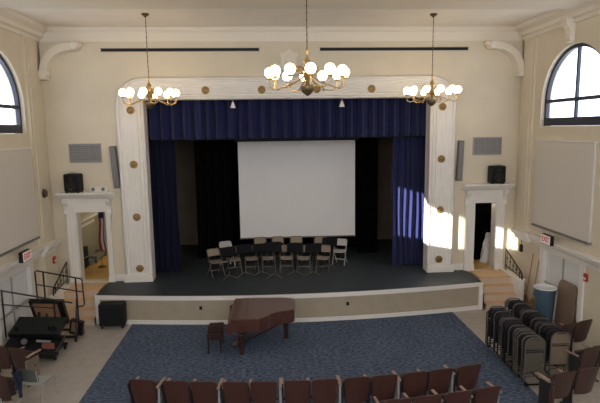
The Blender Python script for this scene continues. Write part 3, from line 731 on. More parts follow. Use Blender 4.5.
# ------------------------------------------------------------------ stairs at both ends of the stage
NR, RUN = 4, .17
LE = 14.34
def stairs(s, w):
    e = thing('stage_steps', 'wooden steps with white side wall at the %s end of the stage' % w, 'steps', (s * 6.0, 14.5, 0))
    inv = Matrix.Translation((-s * 6.0, -14.5, 0))
    def A(b, n, m, **k): o = b.build(n, m, e, **k); o.matrix_parent_inverse = inv; return o
    x0, x1 = sorted((s * 5.56, s * 6.52)); rh = ZS / NR
    b = MB(); b.box(x0, x1, LE, YB - .13, ZS - .04, ZS); A(b, 'landing', 'wood_floor' if False else 'stair_wood', smooth=False)
    for k in range(NR):
        z1 = ZS - k * rh; y = LE - k * RUN
        b = MB(); b.box(x0, x1, y, y + .03, z1 - rh, z1 - .035); A(b, 'riser', 'stair_riser')
        if k: 
            b = MB(); b.rbox(x0, x1, y - .02, y + RUN + .005, z1 - .035, z1, .006); A(b, 'tread', 'stair_wood')
    a0, a1 = sorted((s * 6.52, s * 6.68))
    b = MB(); b.box(a0, a1, 13.86, YB - .13, 0, ZS + .0); A(b, 'side_wall', 'trim')
    c0, c1 = sorted((s * 6.49, s * 6.72)); b = MB(); b.rbox(c0, c1, 13.83, YB - .13, ZS, ZS + .05, .008); A(b, 'cap', 'trim')
    b = MB(); b.box(*sorted((s * 6.52, s * 5.56)), LE + .04, YB - .1, .0, ZS - .05) ; A(b, 'substructure', 'fascia')
    # handrail
    h = thing('stair_handrail', 'black iron handrail with scrolled balusters beside the %s stage steps' % w, 'handrail', (s * 6.60, 14.4, ZS + .05))
    b = MB(); pts = [(0, .52, .66), (0, .40, .62), (0, -.45, .22), (0, -.52, .17), (0, -.56, .08), (0, -.55, .0)]; b.tube(pts, .020, 8); b.build('rail', 'blkm', h)
    b = MB(); b.bar((0, .5, .16), (0, -.5, .045), .02, .02); b.build('lower_rail', 'blkm', h)
    for k in range(5):
        y = .40 - k * .2; zt = .62 - (.40 - y) * .47; zb = .10 - k * .028 + .04
        b = MB(); b.tube([(0, y, max(zb - .13, 0) if k in (0, 4) else zb), (0, y, zt)], .009, 6)
        zc = (zb + zt) / 2
        b.tube([(0, y + .05 * math.cos(a) * (1 - a / 12), zc + .05 * math.sin(a) * (1 - a / 12)) for a in [j * .6 for j in range(14)]], .007, 5); b.build('baluster', 'blkm', h)
    b = MB(); b.tube([(0, .50, 0), (0, .50, .64)], .014, 6); b.build('post', 'blkm', h)
stairs(-1, 'left'); stairs(1, 'right')

# ------------------------------------------------------------------ backstage things seen through the doors
e = thing('flag', 'red and white striped flag hanging furled on a pole backstage left', 'flag', (-6.24, 16.9, ZS))
b = MB(); b.lathe([(.14, 0), (.14, .03), (.05, .06), (.015, .09)], n=14); b.build('base', 'darkbrass', e)
b = MB(); b.tube([(0, 0, .06), (0, 0, 2.25)], .016, 8); b.sphere((0, 0, 2.28), .04, 8, 6); b.build('pole', 'brass', e)
for k in range(6):
    def fn(u, v, k=k):
        a = (k + u) / 6; x = .02 + .36 * a - .03; z = 2.15 - 1.55 * v - .12 * a; 
        return (x + .05 * math.sin(6 * v + 2 * a) * v, -.05 * math.sin(a * 15 + v), z)
    b = MB(); b.grid(fn, 5, 12, (0, .008, 0)); b.build('stripe', 'red' if k % 2 == 0 else 'white', e)
b = MB(); b.grid(lambda u, v: (.0 + .16 * u, -.07 - .02 * math.sin(u * 9), 2.16 - .5 * v), 6, 6, (0, .008, 0)); b.build('canton', 'flagblue', e)
e = thing('pole_bundle', 'bundle of dull silver metal poles lying on the backstage floor', 'metal frame', (-6.78, 17.95, ZS))
b = MB()
for k in range(6):
    dx = (k % 3) * .09 - .09; z = .05 + (k // 3) * .09; b.tube([(dx, -.95 + .05 * k, z), (dx + .06, .95 - .06 * k, z + .02)], .042, 8)
b.build('poles', 'silver', e)
for y in (-.5, .5): b = MB(); b.rbox(-.17, .20, y - .03, y + .03, .005, .24, .01); b.build('strap', 'colspk', e)
e = thing('equipment_case', 'dark green upright case just inside the left stage doorway', 'case', (-6.84, 16.75, ZS))
b = MB(); b.rbox(-.13, .13, -.3, .3, .02, .62, .02); b.build('body', 'dkgreen', e)
b = MB(); b.rbox(-.135, .135, -.305, .305, .62, .70, .015); b.build('lid', 'dkgreen', e)
b = MB(); b.tube([(.13, -.1, .4), (.17, -.09, .4), (.17, .09, .4), (.13, .1, .4)], .012, 6); b.build('handle', 'silver', e)
e = thing('wing_drape', 'black drape hanging inside the right stage doorway', 'drape', (6.15, 16.3, ZS))
drape(-.85, .80, 0, .02, 3.2, 9, .045, 'cloth', 'black', e, 8)
b = MB(); b.box(-.85, .8, -.03, .05, 3.18, 3.24); b.build('batten', 'blackpaint', e)
e = thing('cloth_bundle', 'pale crumpled cloth hanging inside the right stage doorway', 'cloth', (6.52, 16.0, ZS + .012))
rnd = random.Random(4)
def fn(u, v):
    a = 2 * PI * u; r = .20 * (1 - .75 * v ** 1.5) + .03 * math.sin(5 * a + 6 * v) + .02 * math.sin(9 * a - 4 * v)
    return (max(r, .02) * math.cos(a) * 1.1, max(r, .02) * math.sin(a) * .7, .95 * v)
b = MB(); b.grid(fn, 40, 14); b.build('cloth', 'white', e)
b = MB(); b.lathe([(.06, .90), (.075, .93), (.06, .99)], n=12); b.build('knot', 'white', e)

# ------------------------------------------------------------------ grand piano
pn = thing('grand_piano', 'closed reddish brown grand piano on the blue carpet before the stage', 'piano', (-1.0, 12.0, .009))
ox, oy = -1.0, 12.0
def Q(p): return [(x - ox, y - oy) for x, y in p]
def smooth_poly(ctrl, n=6):
    out = []; N = len(ctrl)
    for i in range(N - 1):
        p0, p1, p2, p3 = ctrl[max(i - 1, 0)], ctrl[i], ctrl[i + 1], ctrl[min(i + 2, N - 1)]
        for k in range(n):
            t = k / n; out.append(tuple(.5 * (2 * p1[d] + (p2[d] - p0[d]) * t + (2 * p0[d] - 5 * p1[d] + 4 * p2[d] - p3[d]) * t * t + (3 * p1[d] - p0[d] - 3 * p2[d] + p3[d]) * t ** 3) for d in (0, 1)))
    return out + [ctrl[-1]]
curve = smooth_poly([(-.96, 11.27), (-.80, 11.42), (-.66, 11.60), (-.45, 11.72), (-.28, 11.76), (-.14, 11.84), (-.10, 12.05), (-.10, 12.40), (-.16, 12.60), (-.34, 12.68)])
caseP = Q([(-1.58, 11.30)] + [(-1.2, 11.275)] + curve + [(-1.58, 12.74)])
b = MB(); b.prism(caseP, .30, lambda x, y, z: (x, y, z + .65)); b.build('case', 'piano', pn)
cx_, cy_ = -.85, 12.0
lidP = [((x + ox - cx_) * 1.02 + cx_ - ox, (y + oy - cy_) * 1.02 + cy_ - oy) for x, y in caseP]
fold = -1.22 - ox
main = [p for p in lidP if p[0] > fold]; 
main = [(fold + .003, lidP[0][1])] + main + [(fold + .003, lidP[-1][1])]
b = MB(); b.prism(main, .025, lambda x, y, z: (x, y, z + .955)); b.build('lid', 'pianolid', pn)
flap = [(lidP[0][0], lidP[0][1]), (fold - .003, lidP[0][1]), (fold - .003, lidP[-1][1]), (lidP[-1][0], lidP[-1][1])]
b = MB(); b.prism(flap, .025, lambda x, y, z: (x, y, z + .955)); b.build('front_lid', 'pianolid', pn)
# key end
b = MB(); b.box(-.73, -.58, -.68, .72, .60, .68); b.build('key_bed', 'piano', pn)
for y0, y1 in ((-.70, -.61), (.65, .74)): b = MB(); b.prism([(-.74, .66), (-.58, .66), (-.58, .95), (-.62, .95), (-.65, .84), (-.74, .80)], y1 - y0, lambda x, y, z, y0=y0: (x, y0 + z, y)); b.build('cheek', 'piano', pn, smooth=False)
b = MB(); b.prism([(-.71, .735), (-.705, .755), (-.62, .90), (-.58, .94), (-.58, .70), (-.69, .70)], 1.25, lambda x, y, z: (x, -.605 + z, y)); b.build('fallboard', 'piano', pn, smooth=False)
b = MB(); b.box(-.725, -.70, -.605, .645, .68, .72); b.build('key_slip', 'piano_d', pn)
def leg(x, y):
    b = MB(); b.lathe([(.05, .05), (.06, .08), (.05, .12), (.06, .30), (.08, .45), (.095, .54), (.075, .57), (.105, .60), (.105, .652)], (x, y, 0), 10); l = b.build('leg', 'piano_d', pn)
    b = MB(); b.lathe([(.035, -.02), (.035, .02)], (x, y, .036), 10, 'y'); b.box(x - .02, x + .02, y - .025, y + .025, .04, .07); b.build('caster', 'brass', l)
leg(-.40, -.56); leg(-.40, .58); leg(.68, .28)
b = MB(); 
for y in (-.1, .1): b.tube([(-.42, y, .64), (-.42, y * .9, .16)], .018, 6)
b.rbox(-.52, -.36, -.16, .16, .08, .17, .01)
lyre = b.build('pedal_lyre', 'piano_d', pn)
for y in (-.08, 0, .08): b = MB(); b.bar((-.50, y, .10), (-.64, y, .085), .03, .012); b.build('pedal', 'brass', lyre)
b = MB(); b.bar((-.40, .0, .10), (.62, .25, .50), .02, .03); b.bar((-.36, -.5, .55), (.6, .2, .60), .04, .05); b.build('brace', 'piano_d', pn)
e = thing('piano_bench', 'dark brown piano bench at the keyboard end of the piano', 'bench', (-2.05, 12.0, .009))
b = MB(); b.rbox(-.18, .18, -.38, .38, .44, .50, .012); b.build('seat', 'piano_d', e)
b = MB(); b.box(-.16, .16, -.36, .36, .36, .44); b.build('apron', 'piano_d', e)
for x in (-.14, .14):
    for y in (-.34, .34): b = MB(); b.tube([(x, y, 0), (x, y, .37)], [.016, .026], 8); b.build('leg', 'piano_d', e)

# amp on casters by the stage
e = thing('amplifier_cabinet', 'black speaker cabinet on casters against the left end of the stage front', 'speaker', (-4.98, 13.62, 0), 0)
b = MB(); b.rbox(-.33, .33, -.16, .16, .09, .70, .02); b.build('cabinet', 'blk', e)
b = MB(); b.rbox(-.29, .29, -.172, -.158, .14, .62, .006); b.build('front_grille', 'blackpaint', e)
for x in (-.27, .27):
    b = MB(); b.lathe([(.042, -.02), (.042, .02)], (x, -.1, .042), 12, 'x'); b.box(x - .025, x + .025, -.13, -.07, .06, .095); b.build('caster', 'blkm', e)
    b = MB(); b.lathe([(.042, -.02), (.042, .02)], (x, .1, .042), 12, 'x'); b.box(x - .025, x + .025, .07, .13, .06, .095); b.build('caster', 'blkm', e)
b = MB(); b.tube([(-.1, 0, .69), (-.08, 0, .725), (.08, 0, .725), (.1, 0, .69)], .012, 6); b.build('handle', 'blk', e)

# ------------------------------------------------------------------ auditorium seats
def seat_proto(label, group, loc, rz, wood='seatwood'):
    e = thing('auditorium_seat', label, 'seat', loc, rz, group)
    W = .236
    def bf(u, v):
        a = 2 * u - 1; h = .56 * v
        w = W * (1 - .10 * (1 - v) ** 2 * 1.5) 
        dip = .045 * abs(a) ** 4 * (v ** 6)
        return (a * w, -.17 - h * .20 - .05 * (1 - a * a) + .03, .29 + h - dip)
    b = MB(); b.grid(bf, 12, 8, (0, .022, .0)); b.build('backrest', wood, e)
    b = MB()
    def sf(u, v):
        a = 2 * u - 1; return (a * .215, -.10 + .05 * v - .02 * (1 - a * a), .36 + .32 * v)
    b.grid(sf, 8, 6, (0, .05, .01)); b.build('folding_seat', 'seatfab', e)
    b = MB(); b.rbox(-.285, -.245, -.22, .12, .0, .03, .006); b.rbox(-.28, -.252, -.16, .06, .03, .62, .006)
    b.bar((-.266, -.14, .46), (-.266, -.22, .74), .026, .05); b.build('standard', 'castiron', e)
    b = MB(); b.rbox(-.293, -.243, -.16, .22, .62, .65, .01); b.build('armrest', 'armwood', e)
    b = MB(); b.box(-.25, .25, -.09, -.05, .38, .42); b.build('hinge_bar', 'castiron', e)
    return e
P0 = {}
def place(loc, rz, label, group, wood, end=False, pale=False):
    k = wood
    if k not in P0: P0[k] = seat_proto(label, group, loc, rz, wood); r = P0[k]
    else: r = dup(P0[k], loc, rz, label, group)
    return r
pxs = [(-3.03, 1), (-2.41, 0), (-1.91, 0), (-1.34, 0), (-.85, 0), (-.25, 0), (.24, 0), (.83, 0), (1.34, 0), (1.93, 0), (2.42, 0), (3.00, 1)]
def rowY(x): return 8.57 + .33 * (x / 3.2) ** 2
g = 'seats in the centre front row'
def centre_labels(i):
    if i == 0: return 'dark wood auditorium seat at the left end of the centre front row'
    if i == 11: return 'dark wood auditorium seat at the right end of the centre front row'
    return 'dark wood auditorium seat, %s from the left in the centre front row' % ORD[i]
seats = []
for i, (x, _) in enumerate(pxs):
    y = rowY(x) + .26; rz = math.atan(2 * .33 * x / 3.2 ** 2)
    seats.append(place((x, y, 0), rz, centre_labels(i), g, 'seatwood'))
# pale end standards in the gaps between the pairs
gaps = [-2.765, -1.66, -.55, .535, 1.635, 2.71]
def on_seat(seat, name, b, m, x, y, rz, cache={}):
    if (name, m) not in cache: cache[name, m] = b.build(name, m)
    else:
        o = cache[name, m].copy(); C.objects.link(o); cache[name, m] = o
    o = cache[name, m]; o.parent = seat
    wm = Matrix.Translation(seat.location) @ Matrix.Rotation(seat.rotation_euler[2], 4, 'Z')
    o.matrix_parent_inverse = Matrix.Identity(4)
    l = wm.inverted() @ (Matrix.Translation((x, y, 0)) @ Matrix.Rotation(rz, 4, 'Z'))
    o.location = l.to_translation(); o.rotation_euler = l.to_euler()
    return o
for i, x in enumerate(gaps):
    y = rowY(x) + .26; rz = math.atan(2 * .33 * x / 3.2 ** 2); st_ = seats[2 * i]
    b = MB(); b.rbox(-.03, .03, -.2, .14, .009, .03, .006); b.rbox(-.022, .022, -.14, .06, .03, .64, .008)
    on_seat(st_, 'end_standard', b, 'standard', x, y, rz)['label'] = 'pale metal end standard'
    b = MB(); b.rbox(-.03, .03, -.20, .20, .64, .675, .012); on_seat(st_, 'end_armrest', b, 'armwood', x, y, rz)
g = 'seats in the centre second row'
for i, x in enumerate((1.22, 1.76, 2.30, 2.84, 3.10)[:4]):
    pass
for i, x in enumerate((1.36, 1.90, 2.45, 3.00)):
    y = rowY(x) - .83 + .26; rz = math.atan(2 * .33 * x / 3.2 ** 2)
    place((x, y, 0), rz, ['dark wood auditorium seat in the nearer row, leftmost of the four in view', 'dark wood auditorium seat in the nearer row, second of the four in view', 'dark wood auditorium seat in the nearer row, third of the four in view', 'dark wood auditorium seat at the right end of the nearer centre row'][i], g, 'seatwood')
# right block
g = 'seats in the right block'
def block(x0, y0, dx, ang, n, labs, grp, flip=1):
    out = []
    for i in range(n):
        x = x0 + flip * math.cos(ang) * dx * i; y = y0 + math.sin(ang) * dx * i
        rz = ang * flip
        q = Vector((0, .26, 0)); q.rotate(Matrix.Rotation(rz, 3, 'Z').to_euler())
        out.append(place((x + q.x, y + q.y, 0), rz, labs[i], grp, 'seatwood_d'))
    return out
block(6.05, 10.62, .53, .32, 2, ['dark brown seat beside the chair trolleys on the right, nearer the aisle', 'dark brown seat against the right wall behind the chair trolleys'], g)
block(5.82, 9.40, .53, .30, 2, ['dark brown seat of the middle right row beside the second chair trolley', 'dark brown seat of the middle right row next to the wall'], g)
br_ = block(4.66, 8.42, .53, .22, 2, ['dark brown aisle seat at the lower right corner', 'dark brown seat second from the aisle at the lower right corner'], g)
g = 'seats in the left block'
bl_ = block(-6.02, 10.50, .53, .32, 2, ['dark brown seat with tan armrest beside the folded risers at left', 'dark brown seat against the left wall beside the folded risers'], g, -1)
block(-5.86, 9.30, .53, .30, 1, ['dark brown seat at the left edge beside the grey chair'], g, -1)
# end arm panels
for seat, x, y, rz, m in ((bl_[0], -5.74, 10.62, -.32, 'fold_beige'), (br_[0], 4.36, 8.60, .22, 'seatwood_d')):
    b = MB(); b.rbox(-.02, .02, -.24, .12, .0, .58, .008); on_seat(seat, 'end_panel', b, m, x, y, rz)
    b = MB(); b.rbox(-.035, .035, -.26, .2, .58, .62, .012); on_seat(seat, 'end_armrest', b, 'armwood', x, y, rz)

# ------------------------------------------------------------------ folded chairs on trolleys
def folded_proto(label, group, loc, m1, m2):
    e = thing('folded_chair', label, 'chair', loc, 0, group)
    W = .205; H = .93
    arcp = [(-W, 0, 0), (-W, 0, H - .13)] + [(-W + .13 - .13 * math.cos(a), 0, H - .13 + .13 * math.sin(a)) for a in [PI / 2 * k / 5 for k in range(1, 6)]] + [(W - .13 + .13 * math.sin(a), 0, H - .13 + .13 * math.cos(a)) for a in [PI / 2 * k / 5 for k in range(0, 6)]] + [(W, 0, 0)]
    b = MB(); b.tube(arcp, .014, 6); b.build('frame', m2, e)
    b = MB(); b.grid(lambda u, v: ((2 * u - 1) * (W - .005 - .06 * max(0, v - .6) / .4 * abs(2 * u - 1)), -.014 - .012 * (1 - (2 * u - 1) ** 2), .70 + .205 * v), 8, 5, (0, .014, 0)); b.build('backrest', m1, e)
    b = MB(); b.grid(lambda u, v: ((2 * u - 1) * (W - .02), .0, .22 + .40 * v), 6, 4, (0, .02, 0)); b.build('seat', m1, e)
    b = MB(); b.tube([(-W + .025, .03, .02), (-W + .025, .03, .60)], .012, 6); b.build('leg', m2, e)
    b = MB(); b.tube([(W - .025, .03, .02), (W - .025, .03, .60)], .012, 6); b.build('leg', m2, e)
    for z in (.12, .66): b = MB(); b.tube([(-W, -.002, z), (W, -.002, z)], .010, 6); b.build('crossbar', m2, e)
    return e
FC = {}
def trolley(xa, ya, xb, yb, n, w, word, front):
    # from the front (nearest) to the back
    L = math.hypot(xb - xa, yb - ya); ang = math.atan2(-(xb - xa), yb - ya)
    e = thing('chair_trolley', 'low black wheeled trolley under the %s line of folded chairs at right' % word, 'trolley', ((xa + xb) / 2, (ya + yb) / 2, .0), ang)
    b = MB()
    for x in (-.17, .17): b.bar((x, -L / 2 - .12, .075), (x, L / 2 + .12, .075), .03, .025)
    for y in (-L / 2 - .10, 0, L / 2 + .10): b.bar((-.19, y, .075), (.19, y, .075), .03, .025)
    b.build('deck_frame', 'blkm', e)
    for x in (-.17, .17):
        for y in (-L / 2 - .02, L / 2 + .02):
            b = MB(); b.lathe([(.03, -.018), (.03, .018)], (x, y, .03), 12, 'x'); b.box(x - .024, x + .024, y - .02, y + .02, .035, .07); b.build('caster', 'blkm', e)
    b = MB(); y = L / 2 + .11; b.tube([(-.19, y, .08), (-.19, y, .85), (-.1, y, .93), (.1, y, .93), (.19, y, .85), (.19, y, .08)], .014, 6); b.build('push_handle', 'blkm', e)
    for i in range(n):
        t = i / (n - 1); x = xa + (xb - xa) * t; y = ya + (yb - ya) * t
        x += random.uniform(-.03, .03); y += random.uniform(-.02, .02) + (.05 if i > n * .62 else 0); rz = ang + random.uniform(-.06, .06); pale = word == 'left' and i in (1, 2, 4)
        kind = front if i == 0 else ('fold_dark' if (i % 5) else 'fold_edge')
        lab = ('%s folded metal chair at the near end of the %s trolley' % ({'fold_olive': 'olive', 'fold_beige': 'tan'}[front], word)) if i == 0 else ('dark folded metal chair on the %s trolley, %s from its near end' % (word, ORD[i])) if i < n - 1 else 'dark folded metal chair at the far end of the %s trolley' % word
        gr = 'folded chairs on the %s trolley' % word
        loc = (x, y, .09)
        z = 0
        lean = R(random.uniform(-2.5, 2.5))
        if 'p' not in FC: FC['p'] = folded_proto(lab, gr, loc, front, 'fold_edge'); FC['p'].rotation_euler[2] = rz; r = FC['p']
        else:
            r = dup(FC['p'], loc, rz, lab, gr, {'seat': kind, 'backrest': kind, 'frame': 'fold_frame' if pale else 'fold_edge' if (i % 3 == 0) else 'fold_dark', 'leg': 'fold_frame' if pale else 'fold_edge', 'crossbar': kind}); r.rotation_euler[0] = lean
trolley(4.66, 9.52, 4.70, 11.36, 16, 1, 'left', 'fold_olive')
trolley(5.33, 9.78, 5.40, 11.84, 16, 2, 'right', 'fold_beige')

# ------------------------------------------------------------------ bin, brooms, leaning table top
e = thing('trash_bin', 'blue-grey round plastic trash bin with pale liner by the right doors', 'trash bin', (6.585, 12.60, 0))
b = MB(); b.lathe([(.21, .16), (.22, .17), (.235, .4), (.265, .98), (.285, 1.0), (.285, 1.05), (.265, 1.05), (.24, .9), (.2, .2)], n=24); b.build('body', 'bin', e)
for k in range(12):
    pass
b = MB(); b.lathe([(.286, 1.03), (.292, 1.035), (.292, 1.052), (.28, 1.06), (.25, 1.04), (.24, .9)], n=24); b.build('liner', 'bag', e)
for s in (-1, 1):
    b = MB(); b.rbox(s * .27 - .03, s * .27 + .03, -.06, .06, .84, .90, .01); b.build('handle', 'bin', e)
b = MB(); b.lathe([(.20, .09), (.22, .10), (.22, .165), (.20, .17)], n=20)
dl = b.build('dolly', 'blk', e)
for k in range(5):
    a = 2 * PI * k / 5; b = MB(); b.lathe([(.045, -.015), (.045, .015)], (.16 * math.cos(a), .16 * math.sin(a), .045), 10, 'x'); b.build('caster', 'blkm', dl)
for i, (y, top, c, lab) in enumerate(((14.06, (6.965, 13.96, 1.62), 'broomred', 'orange-handled broom leaning on the right wall by the stage steps'), (13.70, (6.965, 13.64, 1.50), 'ply', 'brown-handled broom leaning on the right wall beside the door'))):
    e = thing('broom', lab, 'broom', (6.82, y, 0))
    t = Vector(top) - Vector((6.82, y, 0)); s0 = t * .2
    b = MB(); b.tube([tuple(s0), tuple(t)], .014, 6); b.build('handle', c, e)
    b = MB(); d = t.normalized(); sd = Vector((0, 1, 0)); ot = d.cross(sd)
    vs = []
    for r_, w, h in ((0.03, .15, .04), (.25, .10, .03), (.36, .03, .02)):
        for aa, bb in ((-1, -1), (1, -1), (1, 1), (-1, 1)): vs.append(d * r_ * 1.0 + sd * aa * w / 1 + ot * bb * h / 1)
    for v in vs[:4]: v.z = max(v.z, .005)
    b.add(vs, [(3, 2, 1, 0), (8, 9, 10, 11)] + [(r * 4 + k, r * 4 + (k + 1) % 4, r * 4 + 4 + (k + 1) % 4, r * 4 + 4 + k) for r in (0, 1) for k in range(4)])
    b.build('bristles', 'straw', e)
e = thing('table_top', 'tan round-cornered folding table top leaning on the right doors behind the bin', 'table top', (6.87, 12.2, 0)); e.rotation_euler = (0, R(4), 0)
pl = []
for cx, cy, a0 in ((.22, .17, -PI / 2), (.22, 1.13, 0), (-.22, 1.13, PI / 2), (-.22, .17, PI)):
    for k in range(7): a = a0 + PI / 2 * k / 6; pl.append((cx + .17 * math.cos(a), cy + .17 * math.sin(a)))
b = MB(); b.prism(pl, .03, lambda x, y, z: (z, x, y)); b.build('top', 'tabletop', e)
b = MB(); b.box(.03, .06, -.3, .3, .3, .36); b.box(.03, .06, -.3, .3, .95, 1.01); b.build('underframe', 'blkm', e)

# ------------------------------------------------------------------ grey chairs lower left
def grey_chair(label, loc, rz, first=None):
    e = thing('stacking_chair', label, 'chair', loc, rz)
    b = MB(); b.grid(lambda u, v: ((2 * u - 1) * (.20 - .02 * abs(2 * v - 1) ** 3), -.20 - .07 * v - .03 * (1 - (2 * u - 1) ** 2), .50 + .30 * v - .03 * abs(2 * u - 1) ** 4 * v), 10, 6, (0, .014, 0)); b.build('backrest', 'greyshell', e)
    b = MB(); b.grid(lambda u, v: ((2 * u - 1) * .22, -.20 + .42 * v, .45 - .015 * (1 - (2 * u - 1) ** 2) - .03 * max(0, v - .85) / .15), 8, 8, (0, 0, -.014)); b.build('seat', 'greyseat', e)
    for s in (-1, 1):
        b = MB(); b.tube([(s * .24, .25, .008), (s * .225, .19, .43), (s * .225, -.18, .425), (s * .19, -.225, .50), (s * .185, -.26, .76)], .011, 6); b.build('leg', 'chrome', e)
        b = MB(); b.tube([(s * .24, -.26, .008), (s * .225, -.12, .43)], .011, 6); b.build('leg', 'chrome', e)
        b = MB(); b.bar((s * .228, -.19, .452), (s * .228, .22, .452), .014, .018); b.build('seat_edge', 'chrome', e)
    b = MB(); b.tube([(-.2, -.13, .41), (.2, -.13, .41)], .01, 6); b.build('crossbar', 'chrome', e)
    return e
c1 = grey_chair('pale grey stacking chair with dark backrest and chrome legs at lower left', (-5.36, 9.86, 0), -.22)
dup(c1, (-5.56, 8.83, 0), -.05, 'grey stacking chair at the bottom left corner, nearest the viewer')
e = thing('folded_garment', 'blue garment draped over the seat beside the grey chair', 'garment', (-5.60, 9.50, .16)); e.scale = (.7, .7, .72)
b = MB(); b.grid(lambda u, v: (.05 * math.sin(7 * u + 3 * v) + .03 + .05 * math.sin(PI * v), -.16 + .32 * u + .02 * math.sin(9 * v), .38 + .5 * v + .02 * math.sin(8 * u)), 12, 12, (-.03, 0, 0)); b.build('cloth', 'denim', e)
b = MB(); b.tube([(.05, .0, .85), (.09, .03, .7), (.10, .05, .5), (.08, .06, .3), (.08, .07, .12)], [.05, .055, .055, .05, .045], 8); b.build('sleeve', 'denim', e)

# ------------------------------------------------------------------ folded choir risers with guard rails at left
def caster(e, x, y, r=.06):
    b = MB(); b.lathe([(r, -.02), (r, .02)], (x, y, r), 12, 'x'); b.lathe([(r * .4, -.024), (r * .4, .024)], (x, y, r), 8, 'x'); b.box(x - .03, x + .03, y - .03, y + .03, r, r + .09); b.build('caster', 'blkm', e)
e = thing('folded_riser', 'black folded choir riser with guard rail, nearest the grey chairs at left', 'choir riser', (-6.2, 12.0, 0))
mx = Matrix.Translation((0, 0, .66)) @ Matrix.Rotation(R(3), 4, 'Y') @ Matrix.Rotation(R(20), 4, 'X')
b = MB(); b.rbox(-.62, .50, -.22, .38, -.05, .05, .012, mx); b.build('upper_deck', 'dkgreen', e)
b = MB(); b.box(-.62, .50, -.235, -.222, -.06, .06, mx); b.box(.50, .515, -.22, .38, -.06, .06, mx); b.build('upper_edge', 'blkm', e)
mx = Matrix.Translation((0, -.22, .34)) @ Matrix.Rotation(R(9), 4, 'Y') @ Matrix.Rotation(R(14), 4, 'X')
b = MB(); b.rbox(-.66, .48, -.32, .42, -.05, .05, .012, mx); b.build('lower_deck', 'blk', e)
b = MB(); b.box(-.66, .48, -.335, -.322, -.06, .06, mx); b.box(.48, .495, -.32, .42, -.06, .06, mx); b.build('lower_edge', 'blkm', e)
b = MB()
for x in (-.45, .30, .42):
    b.bar((x, -.32, .13), (x, .25, .74), .045, .045); b.bar((x, .28, .13), (x, -.2, .80), .045, .045)
b.bar((-.5, -.32, .15), (.5, -.32, .15), .05, .05); b.bar((-.5, .28, .15), (.5, .28, .15), .05, .05); b.bar((.42, -.34, .15), (.42, .3, .15), .05, .05)
b.bar((.30, -.45, .28), (.56, -.40, .20), .06, .08)
b.build('leg_frame', 'blkm', e)
for x, y in ((-.45, -.32), (.44, -.32), (-.45, .28), (.44, .28)): caster(e, x, y)
b = MB(); b.rbox(.18, .46, -.37, -.35, .30, .45, .005); b.build('tread_board', 'redply', e)
b = MB(); b.lathe([(.07, -.02), (.07, .02)], (-.22, -.34, .50), 14, 'y'); b.build('wheel', 'colspk', e)
b = MB(); b.bar((.05, -.33, .50), (.36, -.30, .46), .03, .05); b.build('latch_plate', 'silver', e)
b = MB(); tp = lambda u, z0, z1, y0=-.20, y1=.52: (-.72 + (1.32) * u, y0 + (y1 - y0) * u, z0 + (z1 - z0) * u)
b.tube([tp(0, 1.70, 1.10), tp(1, 1.70, 1.10)], .02, 8); b.tube([tp(0, 1.36, .93), tp(.72, 1.36, .93)], .016, 8)
for u, z0 in ((.02, .55), (.73, .6)): p = tp(u, 1.70, 1.10); b.tube([(p[0], p[1], z0), p], .02, 8)
b.build('guard_rail', 'blkm', e)
e = thing('folded_riser', 'folded choir riser with brown plywood underside and tall guard rail by the left steps', 'choir riser', (-6.15, 13.0, 0))
mx = Matrix.Translation((-.22, -.02, .74)) @ Matrix.Rotation(R(3), 4, 'Y') @ Matrix.Rotation(R(-62), 4, 'X')
b = MB(); b.box(-.36, .32, -.36, .36, -.02, .02, mx); b.build('plywood_panel', 'ply', e)
b = MB()
for a in ((-.41, -.34, -.40, .40), (.28, .42, -.40, .40), (-.36, .32, -.40, -.34), (-.36, .32, .35, .41)): b.box(a[0], a[1], a[2], a[3], -.05, .06, mx)
b.build('panel_frame', 'blkm', e)
mx2 = Matrix.Translation((.44, -.12, .34)) @ Matrix.Rotation(R(16), 4, 'Y') @ Matrix.Rotation(R(-70), 4, 'X')
b = MB(); b.box(-.10, .08, -.19, .19, -.015, .015, mx2); b.build('side_board', 'ply', e)
b = MB()
for a in ((-.13, -.09, -.22, .22), (.07, .20, -.22, .22), (-.1, .1, .18, .23), (-.1, .1, -.23, -.18)): b.box(a[0], a[1], a[2], a[3], -.04, .05, mx2)
b.build('side_frame', 'blkm', e)
b = MB(); b.bar((-.5, .2, .15), (.5, .2, .15), .05, .05); b.bar((-.5, -.3, .15), (.5, -.3, .15), .05, .05)
for x in (-.5, .5): b.bar((x, -.32, .15), (x, .22, .15), .05, .05); b.bar((x, .2, .15), (x * .8, .1, .55), .045, .045); b.bar((x, -.3, .15), (x * .9, .1, 1.0), .045, .045)
b.build('leg_frame', 'blkm', e)
for x, y in ((-.5, -.3), (.5, -.3), (-.5, .2), (.5, .2)): caster(e, x, y, .055)
b = MB()
b.tube([(-.50, .02, .85), (-.50, 0, 1.80), (-.46, 0, 1.82), (.62, 0, 1.575), (.65, 0, 1.54), (.665, 0, .89), (.63, 0, .85), (.50, .0, .84)], .019, 8)
b.tube([(-.5, 0, 1.46), (.64, 0, 1.22)], .016, 8); b.tube([(-.30, 0, .5), (-.30, 0, 1.79)], .022, 8); b.tube([(.49, 0, .2), (.49, 0, 1.60)], .022, 8)
b.build('guard_rail', 'blkm', e)

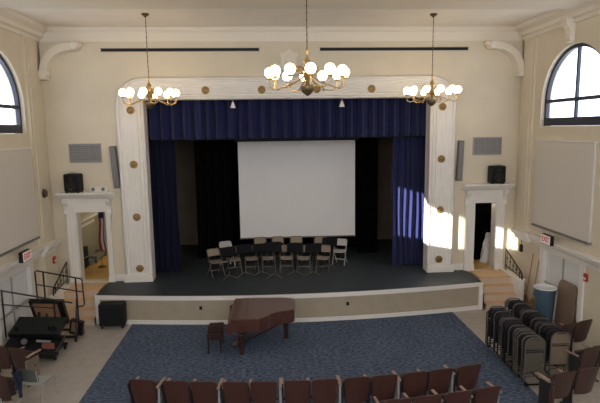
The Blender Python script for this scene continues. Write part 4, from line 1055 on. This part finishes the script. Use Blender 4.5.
# ------------------------------------------------------------------ camera
cam = bpy.data.cameras.new('camera'); co = bpy.data.objects.new('camera', cam); C.objects.link(co); SC.camera = co
f, pit, yaw, rol = 509.73, .1418, .0652, -.014
cam.sensor_fit = 'HORIZONTAL'; cam.sensor_width = 36; cam.lens = f / 600 * 36; cam.clip_end = 200; cam.clip_start = .05
fw = Vector((math.sin(yaw) * math.cos(pit), math.cos(yaw) * math.cos(pit), -math.sin(pit))); r_ = Vector((math.cos(yaw), -math.sin(yaw), 0)); up = r_.cross(fw)
c, s = math.cos(rol), math.sin(rol); r2 = c * r_ + s * up; u2 = -s * r_ + c * up
co.matrix_world = Matrix(((r2.x, u2.x, -fw.x, -.72), (r2.y, u2.y, -fw.y, 0), (r2.z, u2.z, -fw.z, 5.3), (0, 0, 0, 1)))

# ------------------------------------------------------------------ light
w = bpy.data.worlds.new('sky'); SC.world = w; w.use_nodes = True; nt = w.node_tree; bg = nt.nodes['Background']
bg.inputs['Color'].default_value = (.92, .95, 1.0, 1); bg.inputs['Strength'].default_value = 3.9
def light(name, typ, loc, energy, col, **k):
    l = bpy.data.lights.new(name, typ); l.energy = energy; l.color = col
    for a, v in k.items(): setattr(l, a, v)
    o = bpy.data.objects.new(name, l); C.objects.link(o); o.location = loc; return o
def aim(o, t): o.rotation_euler = (Vector(t) - o.location).to_track_quat('-Z', 'Y').to_euler()
d = Vector((1.6, 1, -.272)).normalized(); tgt = Vector((-7, 7.75, 4.35))
o = light('low_sun', 'SPOT', tgt - d * 70, 2000000, (1, .95, .86), spot_size=R(3.1), spot_blend=.05, shadow_soft_size=.25); aim(o, tgt)
light('backstage_lamp', 'POINT', (-5.4, 18.2, 2.9), 30, (1, .86, .62), shadow_soft_size=.15)
light('wing_lamp', 'POINT', (6.3, 15.8, 2.8), 5, (1, .85, .6), shadow_soft_size=.1)

SC.view_settings.view_transform = 'Standard'
SC.view_settings.look = 'None'
SC.view_settings.exposure = 0
SC.cycles.max_bounces = 8; SC.cycles.diffuse_bounces = 5
SC.cycles.use_denoising = True
SC.cycles.sample_clamp_indirect = 8
